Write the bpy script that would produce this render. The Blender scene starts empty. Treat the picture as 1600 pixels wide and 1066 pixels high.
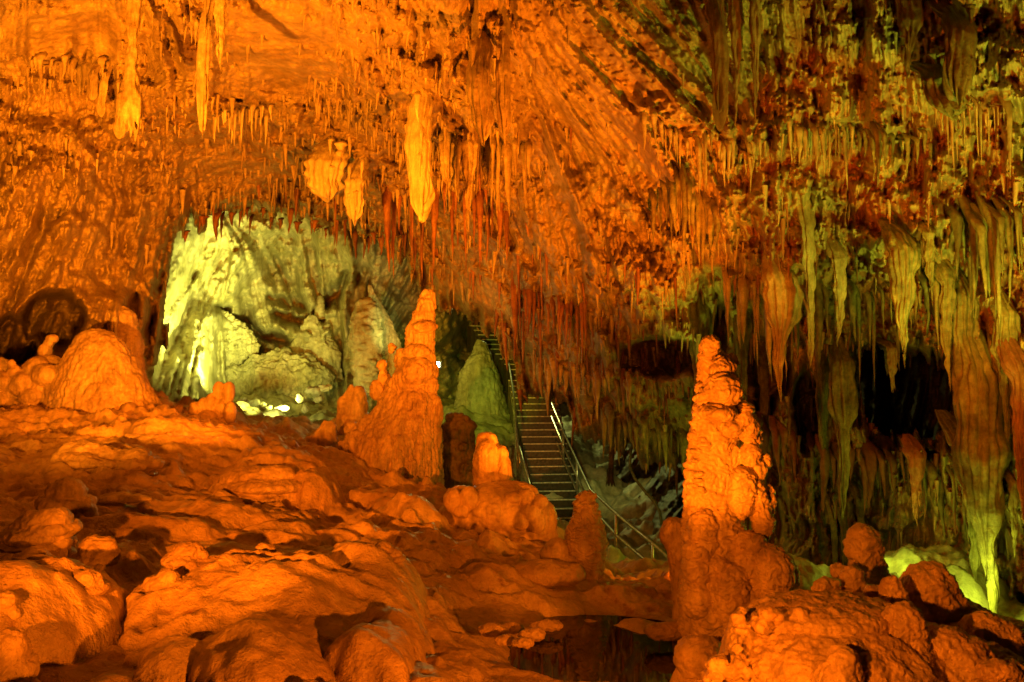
import bpy, math, random
import numpy as np
from mathutils import Vector

random.seed(7)
SC = bpy.context.scene
COL = SC.collection
R = math.radians

# ------------------------------------------------------------------ camera
CAMZ = 1.6
F, PX0, PY0, HOR = 1256.0, 800.0, 533.0, 600.0
PITCH = math.atan((HOR - PY0) / F)
cam_d = bpy.data.cameras.new("camera")
cam_d.sensor_width = 36.0
cam_d.lens = 36.0 * F / 1600.0
cam_d.clip_start = 0.05
cam_d.clip_end = 300
cam = bpy.data.objects.new("camera", cam_d)
cam.location = (0, 0, CAMZ)
cam.rotation_euler = (R(90) + PITCH, 0, 0)
COL.objects.link(cam)
SC.camera = cam
CP, SP = math.cos(PITCH), math.sin(PITCH)


def PXW(px, py, d):
    """pixel of the 1600 px photograph + distance along world Y -> world point (arrays allowed)"""
    a = (np.asarray(px, dtype=np.float64) - PX0) / F
    b = (PY0 - np.asarray(py, dtype=np.float64)) / F
    wy = CP - b * SP
    wz = SP + b * CP
    d = np.asarray(d, dtype=np.float64)
    return np.stack(np.broadcast_arrays(a / wy * d, d, wz / wy * d + CAMZ), axis=-1)


def W1(px, py, d):
    return Vector(PXW(px, py, d).tolist())


# ------------------------------------------------------------------ world, exposure, lamps
w = bpy.data.worlds.new("World")
SC.world = w
w.use_nodes = True
bg = w.node_tree.nodes["Background"]
bg.inputs[0].default_value = (1.0, 0.30, 0.08, 1)
bg.inputs[1].default_value = 0.006
SC.view_settings.view_transform = 'Standard'
SC.view_settings.look = 'None'
SC.view_settings.exposure = 0.0
SC.view_settings.gamma = 1.0
SC.cycles.use_denoising = True
SC.cycles.max_bounces = 4
SC.cycles.diffuse_bounces = 2
SC.cycles.glossy_bounces = 2
SC.cycles.transmission_bounces = 2
SC.cycles.sample_clamp_indirect = 4.0
SC.cycles.sample_clamp_direct = 0.0

ORANGE = (1.0, 0.20, 0.004)
AMBER = (1.0, 0.27, 0.007)
LIME = (0.60, 0.80, 0.05)
PALE = (0.95, 0.97, 0.17)
COOL = (0.92, 1.0, 0.24)


def lamp(name, loc, energy, color, size=0.12, aim=None, cone=None, blend=0.5):
    if aim is None:
        l = bpy.data.lights.new(name, 'POINT')
    else:
        l = bpy.data.lights.new(name, 'SPOT')
        l.spot_size = R(cone)
        l.spot_blend = blend
    l.energy = energy
    l.color = color
    l.shadow_soft_size = size
    o = bpy.data.objects.new(name, l)
    o.location = loc
    if aim is not None:
        o.rotation_euler = (Vector(aim) - Vector(loc)).to_track_quat('-Z', 'Y').to_euler()
    COL.objects.link(o)
    return o


# orange floodlights of the show cave, and an added spot
lamp("orange_flood_light", (-1.6, -0.4, CAMZ - 0.4), 140, ORANGE, 0.06, W1(500, 800, 8), 110)
lamp("orange_spot_light", (-1.7, 0.2, CAMZ - 0.3), 3600, ORANGE, 0.05, W1(610, 630, 12), 32, 0.8)
lamp("orange_spot_light", (0.1, 0.4, CAMZ - 0.3), 420, ORANGE, 0.05, W1(900, 800, 7.0), 22, 0.7)  # added spot that brightens the beaded stalagmite from the front
lamp("orange_spot_light", W1(640, 1180, 2.6), 1250, ORANGE, 0.05, W1(1140, 600, 5.0), 34, 0.4)
lamp("orange_spot_light", (-0.95, 1.1, CAMZ - 0.25), 620, ORANGE, 0.05, W1(1370, 945, 4.0), 42, 0.6)
lamp("orange_flood_light", (1.25, 1.6, CAMZ - 0.95), 560, ORANGE, 0.05, W1(330, 830, 6.5), 84, 0.8)
lamp("orange_flood_light", W1(1135, 880, 6.7), 150, ORANGE, 0.06, W1(560, 600, 12), 90, 0.8)
lamp("orange_up_light", W1(1125, 880, 6.7), 3000, ORANGE, 0.07, W1(660, 130, 12), 78, 0.8)
lamp("orange_up_light", W1(-190, 700, 5.2), 5400, AMBER, 0.08, W1(330, 40, 13), 100, 0.8)
lamp("orange_up_light", W1(560, 1200, 2.9), 1900, ORANGE, 0.06, W1(960, 120, 10), 84, 0.9)
lamp("orange_wall_light", W1(420, 640, 8.6), 1100, ORANGE, 0.07, W1(90, 430, 13.5), 74, 0.6)
lamp("orange_wall_light", W1(500, 1190, 3.0), 350, ORANGE, 0.08, W1(110, 440, 13), 62, 0.8)
lamp("orange_side_light", W1(1900, 700, 3.5), 260, ORANGE, 0.08, W1(1250, 300, 10), 90, 0.8)
# yellow-green lamps, some of them added
lamp("green_wall_light", W1(1535, 915, 7.6), 34, LIME, 0.05)
lamp("green_wall_light", W1(1393, 850, 9.0), 10, LIME, 0.05)
lamp("green_up_light", W1(1760, 980, 4.6), 820, LIME, 0.06, W1(1430, 60, 8), 70, 0.8)
lamp("green_ceiling_light", W1(1010, 760, 12.5), 14, LIME, 0.06)
lamp("green_ceiling_light", W1(1085, 800, 10.5), 200, LIME, 0.06, W1(1060, 400, 11.5), 42, 0.8)
lamp("chamber_light", W1(356, 585, 21.2), 1200, PALE, 0.07, W1(298, 520, 22.6), 110, 0.8)
lamp("chamber_light", W1(420, 655, 17.5), 2600, PALE, 0.07, W1(285, 500, 22), 52, 0.8)  # extra lamp, added to brighten the left chamber wall
lamp("chamber_light", W1(450, 645, 20.0), 1350, PALE, 0.07, W1(385, 450, 26), 76, 0.8)
lamp("chamber_light", W1(560, 640, 19.5), 90, PALE, 0.07, W1(590, 500, 24), 90, 0.6)
lamp("chamber_light", W1(430, 652, 19.0), 110, COOL, 0.06, W1(430, 628, 20.6), 120, 0.5)
lamp("chamber_light", W1(655, 560, 19.5), 420, COOL, 0.05, W1(602, 495, 23), 34, 0.7)  # added spot that makes the white cascade stand out
lamp("stair_light", W1(785, 480, 29.5), 800, COOL, 0.06, W1(850, 740, 20.5), 60, 0.5)
lamp("stair_light", W1(870, 660, 17.5), 60, COOL, 0.05, W1(850, 740, 20.5), 66, 0.6)  # front light added to brighten the risers and step edges
lamp("stair_light", W1(930, 700, 19.5), 15, COOL, 0.05, W1(960, 790, 20.0), 90, 0.6)

# ------------------------------------------------------------------ numpy noise
_rs = np.random.RandomState(3)
PERM = np.concatenate([_rs.permutation(256)] * 3).astype(np.int32)
GR = _rs.normal(size=(256, 3)).astype(np.float32)
GR /= np.linalg.norm(GR, axis=1, keepdims=True)
RND = _rs.rand(256, 3).astype(np.float32)


def perlin(p, seed=0):
    p = np.asarray(p, dtype=np.float32) + np.float32(seed * 17.31)
    i = np.floor(p).astype(np.int32)
    f = p - i
    i &= 255
    u = f * f * f * (f * (f * 6 - 15) + 10)
    out = 0
    for dx in (0, 1):
        wx = u[:, 0] if dx else 1 - u[:, 0]
        hx = PERM[(i[:, 0] + dx) & 255]
        for dy in (0, 1):
            wy = u[:, 1] if dy else 1 - u[:, 1]
            hy = PERM[hx + ((i[:, 1] + dy) & 255)]
            for dz in (0, 1):
                wz = u[:, 2] if dz else 1 - u[:, 2]
                h = PERM[hy + ((i[:, 2] + dz) & 255)]
                g = GR[h]
                out = out + wx * wy * wz * (g[:, 0] * (f[:, 0] - dx) + g[:, 1] * (f[:, 1] - dy) + g[:, 2] * (f[:, 2] - dz))
    return out * 1.6


def fbm(p, octaves=4, seed=0, gain=0.5):
    p = np.asarray(p, dtype=np.float32)
    s, a, f = 0, 1.0, 1.0
    for k in range(octaves):
        s = s + a * perlin(p * f, seed + k)
        a *= gain
        f *= 2.03
    return s


def worley(p, seed=0):
    """distance to the nearest and second nearest feature point"""
    p = np.asarray(p, dtype=np.float32) + np.float32(seed * 9.7)
    i = np.floor(p).astype(np.int32)
    f = p - i
    F1 = np.full(len(p), 9.0, np.float32)
    F2 = np.full(len(p), 9.0, np.float32)
    for dx in (-1, 0, 1):
        for dy in (-1, 0, 1):
            for dz in (-1, 0, 1):
                h = PERM[PERM[PERM[(i[:, 0] + dx) & 255] + ((i[:, 1] + dy) & 255)] + ((i[:, 2] + dz) & 255)]
                r = RND[h]
                d = (dx + r[:, 0] - f[:, 0]) ** 2 + (dy + r[:, 1] - f[:, 1]) ** 2 + (dz + r[:, 2] - f[:, 2]) ** 2
                F2 = np.minimum(F2, np.maximum(F1, d))
                F1 = np.minimum(F1, d)
    return np.sqrt(F1), np.sqrt(F2)


def smooth(a, b, x):
    t = np.clip((x - a) / (b - a), 0, 1)
    return t * t * (3 - 2 * t)


class TPS:
    """thin plate spline through scattered values"""
    def __init__(self, pts, vals, scale, lam=0.0):
        self.s = scale
        self.c = np.asarray(pts, float) / scale
        n = len(self.c)
        K = self.k(self.c[:, None] - self.c[None]) + lam * np.eye(n)
        Pm = np.hstack([np.ones((n, 1)), self.c])
        A = np.zeros((n + 3, n + 3))
        A[:n, :n] = K
        A[:n, n:] = Pm
        A[n:, :n] = Pm.T
        self.w = np.linalg.solve(A, np.concatenate([np.asarray(vals, float), np.zeros(3)]))

    @staticmethod
    def k(dv):
        r2 = (dv ** 2).sum(-1)
        return 0.5 * r2 * np.log(r2 + 1e-12)

    def __call__(self, x, y):
        q = np.stack([x, y], -1) / self.s
        out = np.empty(len(q))
        for a in range(0, len(q), 20000):
            b = q[a:a + 20000]
            out[a:a + 20000] = self.k(b[:, None] - self.c[None]) @ self.w[:-3] + self.w[-3] + b @ self.w[-2:]
        return out


def bil(A, x, y):
    """bilinear sample, A[row, col] at float col x and row y"""
    h, w_ = A.shape
    x = np.clip(x, 0, w_ - 1.001)
    y = np.clip(y, 0, h - 1.001)
    i = x.astype(np.int32)
    j = y.astype(np.int32)
    fx = (x - i).astype(np.float32)
    fy = (y - j).astype(np.float32)
    return ((A[j, i] * (1 - fx) + A[j, i + 1] * fx) * (1 - fy) + (A[j + 1, i] * (1 - fx) + A[j + 1, i + 1] * fx) * fy)


def tps_grid(ctrl, us, vs, scale=400.0, lam=0.0, log=True):
    """control points (px, py, value) -> smooth field on the grid us x vs"""
    c = np.asarray(ctrl, float)
    t = TPS(c[:, :2], np.log(c[:, 2]) if log else c[:, 2], scale, lam)
    cu = np.linspace(us[0], us[-1], 150)
    cv = np.linspace(vs[0], vs[-1], 110)
    G = t(*[a.ravel() for a in np.meshgrid(cu, cv)]).reshape(110, 150)
    U, V = np.meshgrid((us - us[0]) / (us[-1] - us[0]) * 149, (vs - vs[0]) / (vs[-1] - vs[0]) * 109)
    g = bil(G, U, V)
    return np.exp(g) if log else g


def poly_sd(poly, U, V):
    """signed pixel distance to a polygon, positive inside"""
    poly = np.asarray(poly, float)
    inside = np.zeros(U.shape, bool)
    dist = np.full(U.shape, 1e9)
    n = len(poly)
    for k in range(n):
        (x1, y1), (x2, y2) = poly[k], poly[(k + 1) % n]
        dx, dy = x2 - x1, y2 - y1
        t = np.clip(((U - x1) * dx + (V - y1) * dy) / (dx * dx + dy * dy), 0, 1)
        dist = np.minimum(dist, (U - x1 - t * dx) ** 2 + (V - y1 - t * dy) ** 2)
        c = ((y1 > V) != (y2 > V)) & (U < (x2 - x1) * (V - y1) / (y2 - y1 + 1e-12) + x1)
        inside ^= c
    dist = np.sqrt(dist)
    return np.where(inside, dist, -dist)


def line_dist(pts, U, V):
    best = np.full(U.shape, 1e9)
    tt = np.zeros(U.shape)
    n = len(pts) - 1
    for k in range(n):
        (x1, y1), (x2, y2) = pts[k], pts[k + 1]
        dx, dy = x2 - x1, y2 - y1
        t = np.clip(((U - x1) * dx + (V - y1) * dy) / (dx * dx + dy * dy), 0, 1)
        d = (U - x1 - t * dx) ** 2 + (V - y1 - t * dy) ** 2
        m = d < best
        best = np.where(m, d, best)
        tt = np.where(m, (k + t) / n, tt)
    return np.sqrt(best), tt


def lic(ang, us, vs, lam, length, seed):
    """noise of wavelength lam smeared along the direction field ang (radians from straight down)"""
    rs = np.random.RandomState(seed)
    su = us[1] - us[0]
    ub, vb = us[-1] - us[0] + 400, vs[-1] - vs[0] + 400
    N = rs.normal(size=(int(vb / lam) + 4, int(ub / lam) + 4)).astype(np.float32)
    U, V = np.meshgrid(us, vs)
    acc = np.zeros(U.shape, np.float32)
    for sgn in (1, -1):
        x, y = U.copy(), V.copy()
        n = max(6, int(length / max(lam * 0.8, 3)))
        h = length / n
        for k in range(n):
            a = bil(ang, (x - us[0]) / su, (y - vs[0]) / (vs[1] - vs[0]))
            x = x + sgn * h * np.sin(a)
            y = y + sgn * h * np.cos(a)
            wgt = 1.0 - k / n
            xs = (x - us[0] + 200) / lam
            ys = (y - vs[0] + 200) / lam
            fx = xs - np.floor(xs)
            sx = np.floor(xs) + fx * fx * (3 - 2 * fx)
            acc += bil(N, sx, ys) * wgt
    return acc / (acc.std() + 1e-6)


def shingles(U, V, wpx, lpx, seed, taper=0.8):
    """overlapping hanging half cones on a wall: height 0..1"""
    rs = np.random.RandomState(seed)
    tab = rs.rand(4096, 4)
    best = np.zeros(U.shape, np.float32)
    for layer in range(3):
        x = U / wpx + layer * 0.37 + 100
        for di in (-1, 0, 1):
            i = np.floor(x).astype(np.int64) + di
            r = tab[(i * 7 + layer * 991) & 4095]
            y = V / lpx * (0.7 + 0.6 * r[..., 0]) + r[..., 1] * 9 + 50
            j = np.floor(y).astype(np.int64)
            q = tab[(i * 131 + j * 517 + layer * 77) & 4095]
            t = y - j
            cut = 0.45 + 0.55 * q[..., 0]
            tt = t / cut
            wd = (0.35 + 0.55 * q[..., 1]) * np.clip(1 - taper * tt, 0, 1) ** 0.8
            dx = (x - (i + 0.5 + (q[..., 2] - 0.5) * 0.7)) / np.maximum(wd, 1e-3)
            hh = np.where((tt < 1) & (np.abs(dx) < 1), np.sqrt(np.clip(1 - dx * dx, 0, 1)) * np.minimum(tt * 3, 1) * (0.35 + 0.65 * q[..., 3]) * np.clip(wd * 2, 0, 1), 0)
            best = np.maximum(best, hh)
    return best.astype(np.float32)


# ------------------------------------------------------------------ mesh helpers
def tag(o, label=None, cat=None, group=None, kind=None):
    if label: o["label"] = label
    if cat: o["category"] = cat
    if group: o["group"] = group
    if kind: o["kind"] = kind
    return o


def mesh_np(name, co, quads, mat, attrs=None, smooth_=True, parent=None, base=None):
    """one mesh object from numpy arrays; the origin is put at `base`"""
    co = np.asarray(co, np.float32)
    if base is None:
        base = (float(co[:, 0].mean()), float(co[:, 1].mean()), float(co[:, 2].min())) if parent is None else (0, 0, 0)
    me = bpy.data.meshes.new(name)
    me.vertices.add(len(co))
    me.vertices.foreach_set("co", (co - np.asarray(base, np.float32)).ravel())
    q = np.asarray(quads, np.int32)
    k = q.shape[1]
    me.loops.add(q.size)
    me.loops.foreach_set("vertex_index", q.ravel())
    me.polygons.add(len(q))
    me.polygons.foreach_set("loop_start", np.arange(0, q.size, k, dtype=np.int32))
    me.polygons.foreach_set("use_smooth", np.full(len(q), smooth_, bool))
    me.update(calc_edges=True)
    for an, av in (attrs or {}).items():
        at = me.attributes.new(an, 'FLOAT', 'POINT')
        at.data.foreach_set("value", np.asarray(av, np.float32))
    me.materials.append(mat)
    o = bpy.data.objects.new(name, me)
    o.location = base
    COL.objects.link(o)
    if parent is not None:
        o.parent = parent
    return o


def grid_quads(nr, nc, keep=None, wrap=False):
    j, i = np.meshgrid(np.arange(nr - 1), np.arange(nc if wrap else nc - 1), indexing='ij')
    i2 = (i + 1) % nc
    q = np.stack([j * nc + i, j * nc + i2, (j + 1) * nc + i2, (j + 1) * nc + i], -1)
    if keep is not None:
        q = q[keep]
    return q.reshape(-1, 4)


# ------------------------------------------------------------------ materials
def rock_mat(name, pale=(0.60, 0.42, 0.25), dark=(0.36, 0.21, 0.12), clay=(0.42, 0.13, 0.055), speck=0.25,
             bump=0.5, scale=1.0, rough=0.55, use_patch=True, spec=0.35, streak=0.30):
    m = bpy.data.materials.new(name)
    m.use_nodes = True
    nt = m.node_tree
    N = nt.nodes
    L = nt.links
    b = N["Principled BSDF"]
    geo = N.new("ShaderNodeNewGeometry")
    n1 = N.new("ShaderNodeTexNoise"); n1.inputs["Scale"].default_value = 1.3 * scale; n1.inputs["Detail"].default_value = 6; n1.inputs["Roughness"].default_value = 0.65
    n2 = N.new("ShaderNodeTexNoise"); n2.inputs["Scale"].default_value = 9 * scale; n2.inputs["Detail"].default_value = 5; n2.inputs["Roughness"].default_value = 0.7
    n3 = N.new("ShaderNodeTexNoise"); n3.inputs["Scale"].default_value = 55 * scale; n3.inputs["Detail"].default_value = 4; n3.inputs["Roughness"].default_value = 0.7
    for n in (n1, n2, n3):
        L.new(geo.outputs["Position"], n.inputs["Vector"])
    r1 = N.new("ShaderNodeValToRGB")
    r1.color_ramp.elements[0].position = 0.36; r1.color_ramp.elements[0].color = (*dark, 1)
    r1.color_ramp.elements[1].position = 0.60; r1.color_ramp.elements[1].color = (*pale, 1)
    L.new(n1.outputs["Fac"], r1.inputs["Fac"])
    col = r1.outputs["Color"]
    if use_patch:
        at = N.new("ShaderNodeAttribute"); at.attribute_name = "patch"
        ad = N.new("ShaderNodeMath"); ad.operation = 'MULTIPLY_ADD'
        L.new(n2.outputs["Fac"], ad.inputs[0]); ad.inputs[1].default_value = 1.1
        L.new(at.outputs["Fac"], ad.inputs[2])
        rp = N.new("ShaderNodeValToRGB")
        rp.color_ramp.elements[0].position = 0.50; rp.color_ramp.elements[0].color = (0, 0, 0, 1)
        rp.color_ramp.elements[1].position = 0.74; rp.color_ramp.elements[1].color = (1, 1, 1, 1)
        L.new(ad.outputs[0], rp.inputs["Fac"])
        mx = N.new("ShaderNodeMix"); mx.data_type = 'RGBA'
        L.new(rp.outputs["Color"], mx.inputs["Factor"])
        mx.inputs[6].default_value = (*clay, 1)
        L.new(col, mx.inputs[7])
        col = mx.outputs[2]
    r2 = N.new("ShaderNodeMapRange")
    r2.inputs["From Min"].default_value = 0.3; r2.inputs["From Max"].default_value = 0.7
    r2.inputs["To Min"].default_value = 1 - speck; r2.inputs["To Max"].default_value = 1 + speck * 0.6
    L.new(n2.outputs["Fac"], r2.inputs["Value"])
    mp = N.new("ShaderNodeMapping"); mp.inputs["Scale"].default_value = (7 * scale, 7 * scale, 0.9 * scale)
    L.new(geo.outputs["Position"], mp.inputs["Vector"])
    n4 = N.new("ShaderNodeTexNoise"); n4.inputs["Scale"].default_value = 1.0; n4.inputs["Detail"].default_value = 5; n4.inputs["Roughness"].default_value = 0.6
    L.new(mp.outputs[0], n4.inputs["Vector"])
    r4 = N.new("ShaderNodeMapRange")
    r4.inputs["From Min"].default_value = 0.35; r4.inputs["From Max"].default_value = 0.62
    r4.inputs["To Min"].default_value = 1 - streak; r4.inputs["To Max"].default_value = 1.08
    L.new(n4.outputs["Fac"], r4.inputs["Value"])
    m4 = N.new("ShaderNodeMath"); m4.operation = 'MULTIPLY'
    L.new(r2.outputs[0], m4.inputs[0]); L.new(r4.outputs[0], m4.inputs[1])
    mu = N.new("ShaderNodeVectorMath"); mu.operation = 'MULTIPLY'
    L.new(col, mu.inputs[0]); L.new(m4.outputs[0], mu.inputs[1])
    L.new(mu.outputs[0], b.inputs["Base Color"])
    rr = N.new("ShaderNodeMapRange")
    rr.inputs["To Min"].default_value = max(0.15, rough - 0.25); rr.inputs["To Max"].default_value = rough + 0.25
    L.new(n2.outputs["Fac"], rr.inputs["Value"])
    L.new(rr.outputs[0], b.inputs["Roughness"])
    b.inputs["Specular IOR Level"].default_value = spec
    b1 = N.new("ShaderNodeBump"); b1.inputs["Distance"].default_value = 0.05 / scale; b1.inputs["Strength"].default_value = bump
    L.new(n2.outputs["Fac"], b1.inputs["Height"])
    b2 = N.new("ShaderNodeBump"); b2.inputs["Distance"].default_value = 0.010 / scale; b2.inputs["Strength"].default_value = bump
    L.new(n3.outputs["Fac"], b2.inputs["Height"])
    L.new(b1.outputs[0], b2.inputs["Normal"])
    L.new(b2.outputs[0], b.inputs["Normal"])
    return m


def plain_mat(name, col, rough=0.5, metal=0.0, emit=None, es=0.0, bump=0.0):
    m = bpy.data.materials.new(name)
    m.use_nodes = True
    nt = m.node_tree
    b = nt.nodes["Principled BSDF"]
    n = nt.nodes.new("ShaderNodeTexNoise"); n.inputs["Scale"].default_value = 14; n.inputs["Detail"].default_value = 5
    g = nt.nodes.new("ShaderNodeNewGeometry")
    nt.links.new(g.outputs["Position"], n.inputs["Vector"])
    rp = nt.nodes.new("ShaderNodeValToRGB")
    rp.color_ramp.elements[0].color = (*[c * 0.6 for c in col], 1); rp.color_ramp.elements[0].position = 0.35
    rp.color_ramp.elements[1].color = (*[min(1, c * 1.2) for c in col], 1); rp.color_ramp.elements[1].position = 0.65
    nt.links.new(n.outputs["Fac"], rp.inputs["Fac"])
    nt.links.new(rp.outputs["Color"], b.inputs["Base Color"])
    b.inputs["Roughness"].default_value = rough
    b.inputs["Metallic"].default_value = metal
    if emit:
        b.inputs["Emission Color"].default_value = (*emit, 1)
        b.inputs["Emission Strength"].default_value = es
    if bump:
        bb = nt.nodes.new("ShaderNodeBump"); bb.inputs["Distance"].default_value = bump
        nt.links.new(n.outputs["Fac"], bb.inputs["Height"]); nt.links.new(bb.outputs[0], b.inputs["Normal"])
    return m


M_CEIL = rock_mat("calcite_over_red_clay", pale=(0.56, 0.42, 0.20), dark=(0.38, 0.26, 0.12), clay=(0.42, 0.17, 0.065), speck=0.3)
M_STONE = rock_mat("wet_brown_stone", pale=(0.50, 0.34, 0.19), dark=(0.32, 0.20, 0.11), use_patch=False, rough=0.42, bump=0.7, speck=0.35, spec=0.5, streak=0.1)
M_WALL = rock_mat("chamber_calcite", pale=(0.62, 0.56, 0.36), dark=(0.42, 0.37, 0.18), use_patch=False, speck=0.35, scale=0.6)
M_FLOOR = rock_mat("wet_flowstone", pale=(0.60, 0.42, 0.24), dark=(0.40, 0.25, 0.13), clay=(0.30, 0.12, 0.05), use_patch=True, rough=0.42, bump=0.75, speck=0.35, spec=0.5, streak=0.0)
M_STAL = rock_mat("stalagmite_calcite", pale=(0.62, 0.44, 0.26), dark=(0.44, 0.28, 0.15), use_patch=False, rough=0.45, bump=0.5, speck=0.28, scale=1.6, spec=0.5, streak=0.35)
M_ICE = rock_mat("stalactite_calcite", pale=(0.66, 0.52, 0.28), dark=(0.40, 0.28, 0.13), use_patch=False, rough=0.5, bump=0.4, speck=0.35, scale=1.8)
M_PALE = rock_mat("clean_pale_calcite", pale=(0.86, 0.76, 0.46), dark=(0.70, 0.56, 0.30), use_patch=False, rough=0.45, bump=0.4, speck=0.15, scale=1.8)
M_OLIVE = rock_mat("stalactite_olive_crust", pale=(0.40, 0.34, 0.14), dark=(0.17, 0.13, 0.05), use_patch=False, rough=0.5, bump=0.6, speck=0.45, scale=1.8)
M_RED = rock_mat("stalactite_red_clay", pale=(0.46, 0.22, 0.09), dark=(0.28, 0.10, 0.04), use_patch=False, rough=0.5, bump=0.4, speck=0.35, scale=1.8)
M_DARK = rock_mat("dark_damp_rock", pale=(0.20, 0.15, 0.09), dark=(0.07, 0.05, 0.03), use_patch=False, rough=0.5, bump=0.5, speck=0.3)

# ------------------------------------------------------------------ cave ceiling and side walls
def axis(a, b, fa, fb, fine, coarse):
    """coordinates from a to b, `fine` steps between fa and fb and growing steps outside"""
    mid = np.arange(fa, fb + fine, fine)
    lo = np.arange(fa - coarse, a - coarse, -coarse)[::-1]
    hi = np.arange(mid[-1] + coarse, b + coarse, coarse)
    return np.concatenate([lo, mid, hi])


ST = 1.6
cu = np.arange(-260, 1860 + ST, ST)
cv = np.arange(-420, 1150 + ST, ST)
CTRL_C = [
    (-420, -560, 4.2), (0, -560, 4.4), (400, -560, 4.6), (800, -560, 4.4), (1200, -560, 4.0), (1600, -560, 3.6), (2020, -560, 3.0),
    (-420, -200, 6.0), (0, -200, 7.0), (400, -200, 7.4), (800, -200, 7.0), (1200, -200, 5.8), (1600, -200, 5.0), (2020, -200, 4.0),
    (-420, 100, 8), (0, 0, 9.3), (0, 130, 11), (0, 220, 12.4), (0, 330, 12.8), (0, 450, 13.6), (0, 600, 14.2), (0, 800, 14.5), (-420, 500, 8.5), (-420, 900, 8.5),
    (200, 0, 9.8), (200, 120, 12), (200, 210, 14.0), (200, 320, 15.0), (150, 430, 15.0), (210, 500, 15.5), (220, 620, 16.0), (200, 800, 16.2), (270, 420, 17.5), (250, 560, 17.3),
    (400, 0, 9.6), (400, 100, 11.6), (400, 200, 14.6), (400, 300, 18.0), (400, 345, 20),
    (600, 0, 9.3), (600, 100, 11.2), (600, 200, 13.4), (600, 300, 16.4), (600, 370, 19),
    (800, 0, 8.8), (800, 120, 10.5), (800, 250, 12.8), (800, 400, 15.2), (800, 500, 17.0), (800, 600, 18),
    (1000, 0, 8.0), (1000, 120, 9.2), (1000, 200, 10.0), (1000, 400, 12.0), (950, 600, 14.5), (1000, 700, 14.8), (700, 480, 19),
    (1200, 0, 7.0), (1200, 200, 8.6), (1200, 400, 10.2), (1200, 600, 11.6), (1200, 720, 12.2), (1100, 800, 14), (1200, 850, 12.6), (1200, 1000, 12.4), (1100, 1100, 14),
    (1400, 0, 6.3), (1400, 150, 7.2), (1400, 300, 8.2), (1400, 450, 9.4), (1400, 560, 10.6), (1400, 760, 11.2), (1400, 850, 11.2), (1400, 1000, 11),
    (1600, 0, 5.8), (1600, 200, 6.8), (1600, 400, 7.6), (1600, 600, 8.2), (1500, 760, 9.4), (1600, 800, 8.8), (1600, 1100, 9.2),
    (1800, 300, 6.0), (1800, 700, 6.6), (2020, 100, 4.4), (2020, 500, 4.8), (2020, 900, 5.2), (1800, 1150, 7.5),
]
CD = tps_grid(CTRL_C, cu, cv, 400, 1e-5).astype(np.float32)
CU, CV = np.meshgrid(cu, cv)
DEG = math.pi / 180
ANG_C = tps_grid([(0, 0, 0), (0, 600, 0), (250, 100, 4), (250, 500, -8), (400, 300, 4), (600, 300, 3), (770, 0, 2), (780, 300, 4),
                  (850, 60, 30), (900, 200, 34), (1000, 60, 44), (980, 300, 26), (1090, 120, 38), (1150, 20, 14), (1180, 150, 10),
                  (1000, 480, 10), (880, 560, 12), (1200, 300, 3), (1400, 100, 5), (1600, 100, 0), (1200, 700, 4), (1500, 500, 6),
                  (1600, 900, 3), (-400, 300, 0), (2000, 300, 0), (800, -500, 20), (1200, -500, 30), (100, 400, -22), (50, 520, -25)],
                 cu, cv, 400, 1e-4, log=False) * DEG
ANG_C = ANG_C.astype(np.float32)
l1 = lic(ANG_C, cu, cv, 34, 170, 11)
l2 = lic(ANG_C, cu, cv, 13, 90, 12)
l3 = lic(ANG_C, cu, cv, 5.5, 45, 13)

WP = PXW(CU.ravel(), CV.ravel(), CD.ravel()).astype(np.float32)
wn1 = fbm(WP * 0.35, 4, 5).reshape(CD.shape)
wn2 = fbm(WP * 1.6, 4, 9).reshape(CD.shape)
wn3 = fbm(WP * np.float32([6, 6, 3.0]), 3, 15).reshape(CD.shape)
# how strongly each kind of relief is present, painted over the ceiling as soft spots (px, py, rx, ry, value)
def spots(base, lst):
    a = np.full(CU.shape, base, np.float32)
    for (x, y, rx, ry, v) in lst:
        k = np.exp(-(((CU - x) / rx) ** 2 + ((CV - y) / ry) ** 2) ** 1.5)
        a = a * (1 - k) + v * k
    return a

SM = spots(1.0, [(960, 130, 140, 180, 0.35), (1080, 60, 100, 140, 0.35), (560, 60, 60, 50, 0.4), (880, 300, 60, 90, 0.6), (430, 70, 85, 85, 0.06), (90, 60, 110, 60, 0.10), (380, 265, 90, 45, 0.35), (230, 440, 60, 110, 0.55), (720, 470, 80, 50, 0.25), (90, 180, 70, 30, 0.3), (40, -200, 600, 150, 0.3)])
FAN = spots(0.0, [(960, 130, 150, 190, 1.0), (1080, 60, 110, 150, 1.0), (960, 330, 110, 120, 0.7)])
SH = spots(0.9, [(960, 120, 130, 170, 0.12), (1090, 60, 90, 130, 0.1), (120, 430, 160, 150, 0.25), (100, 600, 200, 120, 0.1), (430, 70, 95, 95, 0.05), (90, 55, 130, 65, 0.1), (960, 310, 90, 110, 0.5)])
LEFTW = spots(0.0, [(80, 380, 230, 190, 1.0), (60, 560, 230, 140, 1.0)])
UW = CU + wn1 * 25 + wn2 * 4 - (CV * np.tan(np.clip(ANG_C, -0.5, 0.5)) * 0.0)
s1 = shingles(UW, CV + wn1 * 60, 44, 150, 1)
s2 = shingles(UW, CV + wn2 * 30, 19, 74, 2)
s3 = shingles(UW, CV + wn2 * 20, 8.5, 36, 3)
nz = np.clip(0.55 + 0.9 * fbm(WP * 0.55, 3, 33).reshape(CD.shape), 0, 1)
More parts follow.
